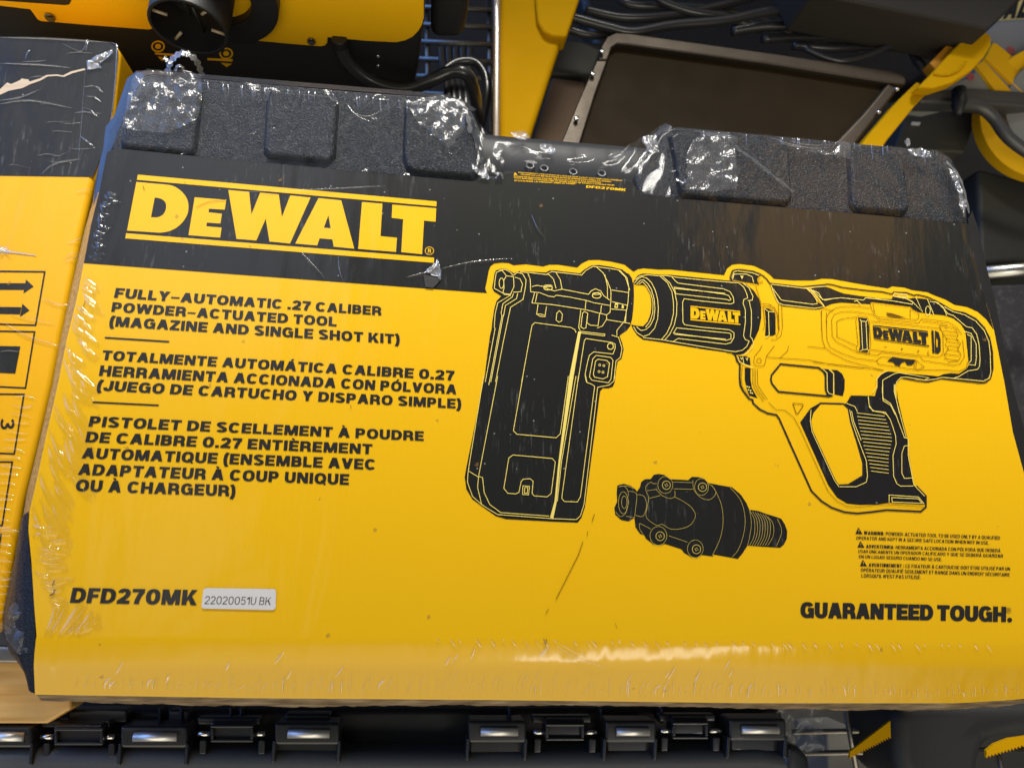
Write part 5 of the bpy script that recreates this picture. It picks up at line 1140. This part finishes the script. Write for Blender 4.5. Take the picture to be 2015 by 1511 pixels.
# ---------------------------------------------------------------- saw at the far right
LG = plain('light_grey_paint', (.26, .26, .25), .4, vary=.15); MG = plain('mid_grey_metal', (.10, .10, .10), .42, metal=.5); RD = plain('red_sticker', (.5, .12, .12), .5)
sw = thing('mitre_saw', at(1960, 200, -.25), 'grey saw with yellow stripes, black knob and yellow ring guard at the right edge', 'saw')
hsg = MB().pp([(1940, 62), (1960, 40), (2120, 30), (2120, 185), (1920, 176), (1860, 190), (1800, 182), (1850, 168), (1905, 150), (1940, 120)], -.19, .04).make('saw_housing', LG, sw, bevel=.004)
for q in ([(1955, 84), (1962, 86), (2120, 215), (2120, 260), (2006, 178), (1940, 112)], [(1922, 128), (1936, 118), (1992, 180), (1958, 178)]): MB().pp(q, -.186, .006).make('yellow_stripe', YP, hsg, bevel=.001)
for x, y in ((1989, 100), (1909, 152)):
    s_ = MB().ring(at(x, y, -.1895), (0, 0, 1), .0028, .0050, .0006, 24).make('red_sticker', RD, hsg); MB().ring(at(x, y, -.1895), (0, 0, 1), .00001, .0018, .0008, 16).make('sticker_centre', RD, s_)
MB().pp([(1900, 172), (1990, 178), (2120, 185), (2120, 215), (1900, 202), (1812, 200), (1815, 180)], -.18, .02).make('arm_beam', MG, sw, bevel=.004)
MB().tube([at(1887, 178, -.17), at(1888, 200, -.168), at(1884, 226, -.168)], [.007, .0075, .004], 16).make('clamp_knob', M['dark'], sw, smooth=True)
cc = at(2052, 232, -.205)
axr = Vector((-.25, -.25, 1))
MB().ring(cc, axr, .058, .0765, .018, 64).make('yellow_ring', YP, sw, bevel=.001)
MB().ring(cc + Vector((.004, .004, .004)), axr, .034, .0575, .022, 64).make('grey_ring', LG, sw, bevel=.001)
arm = smoothpath([at(1880, 205, -.17), at(1925, 210, -.172), at(1955, 232, -.174), at(1985, 272, -.176), at(2040, 310, -.178), at(2120, 340, -.18)], 5)
MB().tube(arm, .0062, 14).make('curved_arm', MG, sw, smooth=True)
MB().pp([(1790, 205), (1930, 212), (1900, 300), (1760, 295)], -.24, .03).make('saw_base', plain('olive_base', (.06, .06, .05), .5), sw, bevel=.003)
MB().pp([(1795, 240), (1812, 241), (1810, 246), (1794, 245)], -.2385, .002).make('light_slot', M['sticker'], sw)
cr_ = thing('yellow_carton', at(1995, 20, -.2), 'pale yellow carton corner with part of a printed name, cut by the top right corner', 'carton')
MB().pp([(2007, 2), (2120, -60), (2120, 44), (2015, 44), (1966, 47), (1960, 46)], -.205, .03).make('carton_body', CRM, cr_)
sheet('printed_name', textline('ALT', .3, .28, (1990, 2), (2060, -8), (1972, 38), (2050, 34), gap=.08) + [Art().stroke([(1964, 44), (2100, 36)], 3).tris()], M['ink'], cr_, -.2046)
# ---------------------------------------------------------------- right margin
mb = MB().tube([at(1925, 538, -.13), at(2120, 522, -.13)], .0062, 16).make('steel_bar', plain('satin_bar', (.6, .6, .58), .3, metal=1, vary=.2), smooth=True); tag(mb, 'round satin steel bar poking out at the right side of the kit box', 'steel bar')
dk1 = MB().pp([(1930, 560), (2120, 555), (2120, 900), (2010, 900), (1960, 700)], -.2, .1).make('dark_carton', plain('dark_carton_print', (.03, .03, .035), .5, vary=.5, dust=.2), bevel=.004); tag(dk1, 'dark carton in shadow below the steel bar, right of the kit box', 'carton')
dk2 = MB().pp([(1925, 330), (2120, 380), (2120, 505), (1930, 520)], -.24, .1).make('dark_machine_base', plain('dark_green_grey', (.035, .036, .03), .6, vary=.5), bevel=.006); tag(dk2, 'dark machine base in shadow above the steel bar, under the yellow ring guard', 'machine base')
# ---------------------------------------------------------------- lower right
rk = thing('wire_rack', at(1700, 1450, -.2), 'thin grey wire rack under the lower right of the kit box', 'wire rack')
for x, y, x2, y2 in ((1655, 1350, 1694, 1560), (1712, 1350, 1752, 1560), (1770, 1350, 1812, 1560), (1962, 1480, 1985, 1560)): MB().tube([at(x, y, -.175), at(x2, y2, -.175)], .0022, 8).make('wire', M['steel'], rk, smooth=True)
for y in (1440, 1482, 1540): MB().tube([at(1560, y, -.18), at(2100, y-10, -.18)], .0022, 8).make('wire', M['steel'], rk, smooth=True)
gx = MB().pp([(1628, 1442), (1700, 1438), (1745, 1511), (1790, 1560), (1632, 1560)], -.24, .06).make('grey_carton', plain('grey_card', (.16, .155, .14), .7), bevel=.003); tag(gx, 'grey carton beneath the wire rack, left of the black fabric bag', 'carton')
bg2 = MB().pp([(1762, 1390), (1830, 1380), (2120, 1380), (2120, 1452), (1985, 1452), (1946, 1464), (1936, 1500), (1930, 1560), (1790, 1560), (1768, 1500), (1764, 1440)], -.13, .07).make('black_bag', plain('black_nylon', (.02, .021, .023), .55, bump=.3, bscale=1200, vary=.3), bevel=.012, seg=5); tag(bg2, 'black fabric bag under the lower right corner of the kit box', 'bag')
def blade(pts_top, a, b, n, z, lb):
    a, b = Vector(a), Vector(b); d = (b-a); nn = Vector((-d.y, d.x)).normalized() * 4.5
    teeth = []
    for i in range(n):
        teeth += [tuple(a + d*(i/n)), tuple(a + d*((i+.3)/n) + nn), tuple(a + d*((i+.7)/n) + nn), tuple(a + d*((i+.98)/n))]
    o = MB().pp(pts_top + teeth, z, .002).make('toothed_yellow_strip', YD); tag(o, lb, 'toothed strip', 'toothed yellow strips'); return o
blade([(1672, 1492), (1673, 1478), (1752, 1418)][::1], (1753, 1452), (1674, 1493), 16, -.12, 'whole toothed yellow strip lying across the wire rack')
blade([(1941, 1488), (1941, 1476), (1956, 1463), (1985, 1452), (2100, 1436)], (2100, 1444), (1943, 1491), 24, -.112, 'toothed yellow strip against the black bag, cut by the right edge')
crumple([(1530, 1388), (1615, 1386), (1622, 1430), (1622, 1470), (1605, 1500), (1560, 1500), (1520, 1440)], -.14, .012, M['filmc'], 'plastic_bag', None, 9, seed=77)
tag(bpy.data.objects['plastic_bag'], 'crumpled clear plastic bag under the kit box, right of the hinged case', 'plastic bag')
# ---------------------------------------------------------------- camera, lamps, world
cam = bpy.data.cameras.new('camera'); co = bpy.data.objects.new('camera', cam); col.objects.link(co)
m4 = Matrix([[*RW[0], CAM[0]], [*RW[1], CAM[1]], [*RW[2], CAM[2]], [0, 0, 0, 1]])
co.matrix_world = m4
cam.sensor_width = 36; cam.lens = F / W * 36; cam.clip_start = .01; cam.clip_end = 50
cam.dof.use_dof = True; cam.dof.focus_distance = .425; cam.dof.aperture_fstop = 9.0
sc.camera = co
KP = .15
def area(name, loc, target, sx, sy, power, color):
    l = bpy.data.lights.new(name, 'AREA'); l.shape = 'RECTANGLE'; l.size = sx; l.size_y = sy; l.energy = power; l.color = color
    o = bpy.data.objects.new(name, l); col.objects.link(o); o.location = loc
    o.rotation_euler = (Vector(target) - Vector(loc)).to_track_quat('-Z', 'Y').to_euler(); return o
area('stand_in_lamp', (.06, .88, .55), (.04, .20, 0), 1.2, .2, 16.5*KP, (1, .96, .88)).data.spread = math.radians(37)  # added low lamp, aimed narrowly so the lower face falls darker
area('stand_in_lamp', (.57, -.95, 1.35), (.1, -.15, 0), .72, .13, 2.5, (1, .96, .88))  # strip lamp placed so the flap's bend mirrors it as a streak
area('fill_light', (-1.0, -.9, .6), (-.2, -.2, -.05), .5, .2, .8, (1, .95, .86))  # added fill lamp brightening the board, flap and lower case
wd = bpy.data.worlds.new('World'); sc.world = wd; wd.use_nodes = True
nt = wd.node_tree; bg = nt.nodes['Background']
tc = N(nt, 'ShaderNodeTexCoord').outputs['Generated']
def refl(px, py, n=(0, 0, 1)):
    P = at(px, py, 0); v = (P - Vector(CAM)).normalized(); n = Vector(n).normalized(); return (v - 2*v.dot(n)*n).normalized()
dist = N(nt, 'ShaderNodeTexNoise', {'Vector': tc, 'Scale': 7.0, 'Detail': 4.0}).outputs['Color']
warp = N(nt, 'ShaderNodeVectorMath', {0: tc, 1: N(nt, 'ShaderNodeVectorMath', {0: dist, 1: (.10, .10, .10)}, operation='MULTIPLY').outputs[0]}, operation='ADD').outputs[0]
def blob(d, a0, a1, w=True):
    d = Vector(d).normalized() + (Vector((.05, .05, .05)) if w else Vector())
    dd = N(nt, 'ShaderNodeVectorMath', {0: warp if w else tc, 1: tuple(d)}, operation='DISTANCE').outputs['Value']
    mr = N(nt, 'ShaderNodeMapRange', {'Value': dd, 'From Min': a0, 'From Max': a1, 'To Min': 1.0, 'To Max': 0.0}); mr.interpolation_type = 'SMOOTHSTEP'
    return mr.outputs[0]
rooms = N(nt, 'ShaderNodeTexNoise', {'Vector': tc, 'Scale': 3.0, 'Detail': 3.0}).outputs['Color']
c = mixc(nt, .4, (.05, .05, .05, 1), mixc(nt, 1.0, rooms, rooms, 'MULTIPLY'))
c = mixc(nt, blob((0, -.83, .45), .45, .75, False), c, (2.9, 2.6, 2.0, 1))                 # glow added toward the aisle side, whitening the bent flap
c = mixc(nt, blob(refl(380, 400), .08, .34), c, (1.7, 1.8, 2.1, 1))                  # added pale glow, mirrored in the upper left black band
c = mixc(nt, blob(refl(330, 1110), .05, .16), c, (1.3, 1.25, 1.1, 1))                # added pale glow, mirrored as haze low on the left
c = mixc(nt, blob((-.86, .38, .26), .35, .68, False), c, (.9, 1.9, 4.8, 1))                # blue daylight glow added at the left, unseen, for the flank's sheen
c = mixc(nt, blob(refl(1610, 430), .07, .17), c, (2.3, 1.2, .25, 1))                  # added warm glow, mirrored as a brown patch at upper right
c = mixc(nt, blob(refl(1740, 340), .03, .08), c, (2.6, 1.5, .4, 1))  # smaller warm glow added to carry that reflection onto the right lobe
nt.links.new(c, bg.inputs[0]); bg.inputs[1].default_value = .5
sc.view_settings.view_transform = 'Standard'; sc.view_settings.look = 'None'; sc.view_settings.exposure = 0; sc.view_settings.gamma = 1
sc.cycles.use_denoising = True; sc.cycles.max_bounces = 8; sc.cycles.transparent_max_bounces = 16
sc.cycles.sample_clamp_indirect = 4
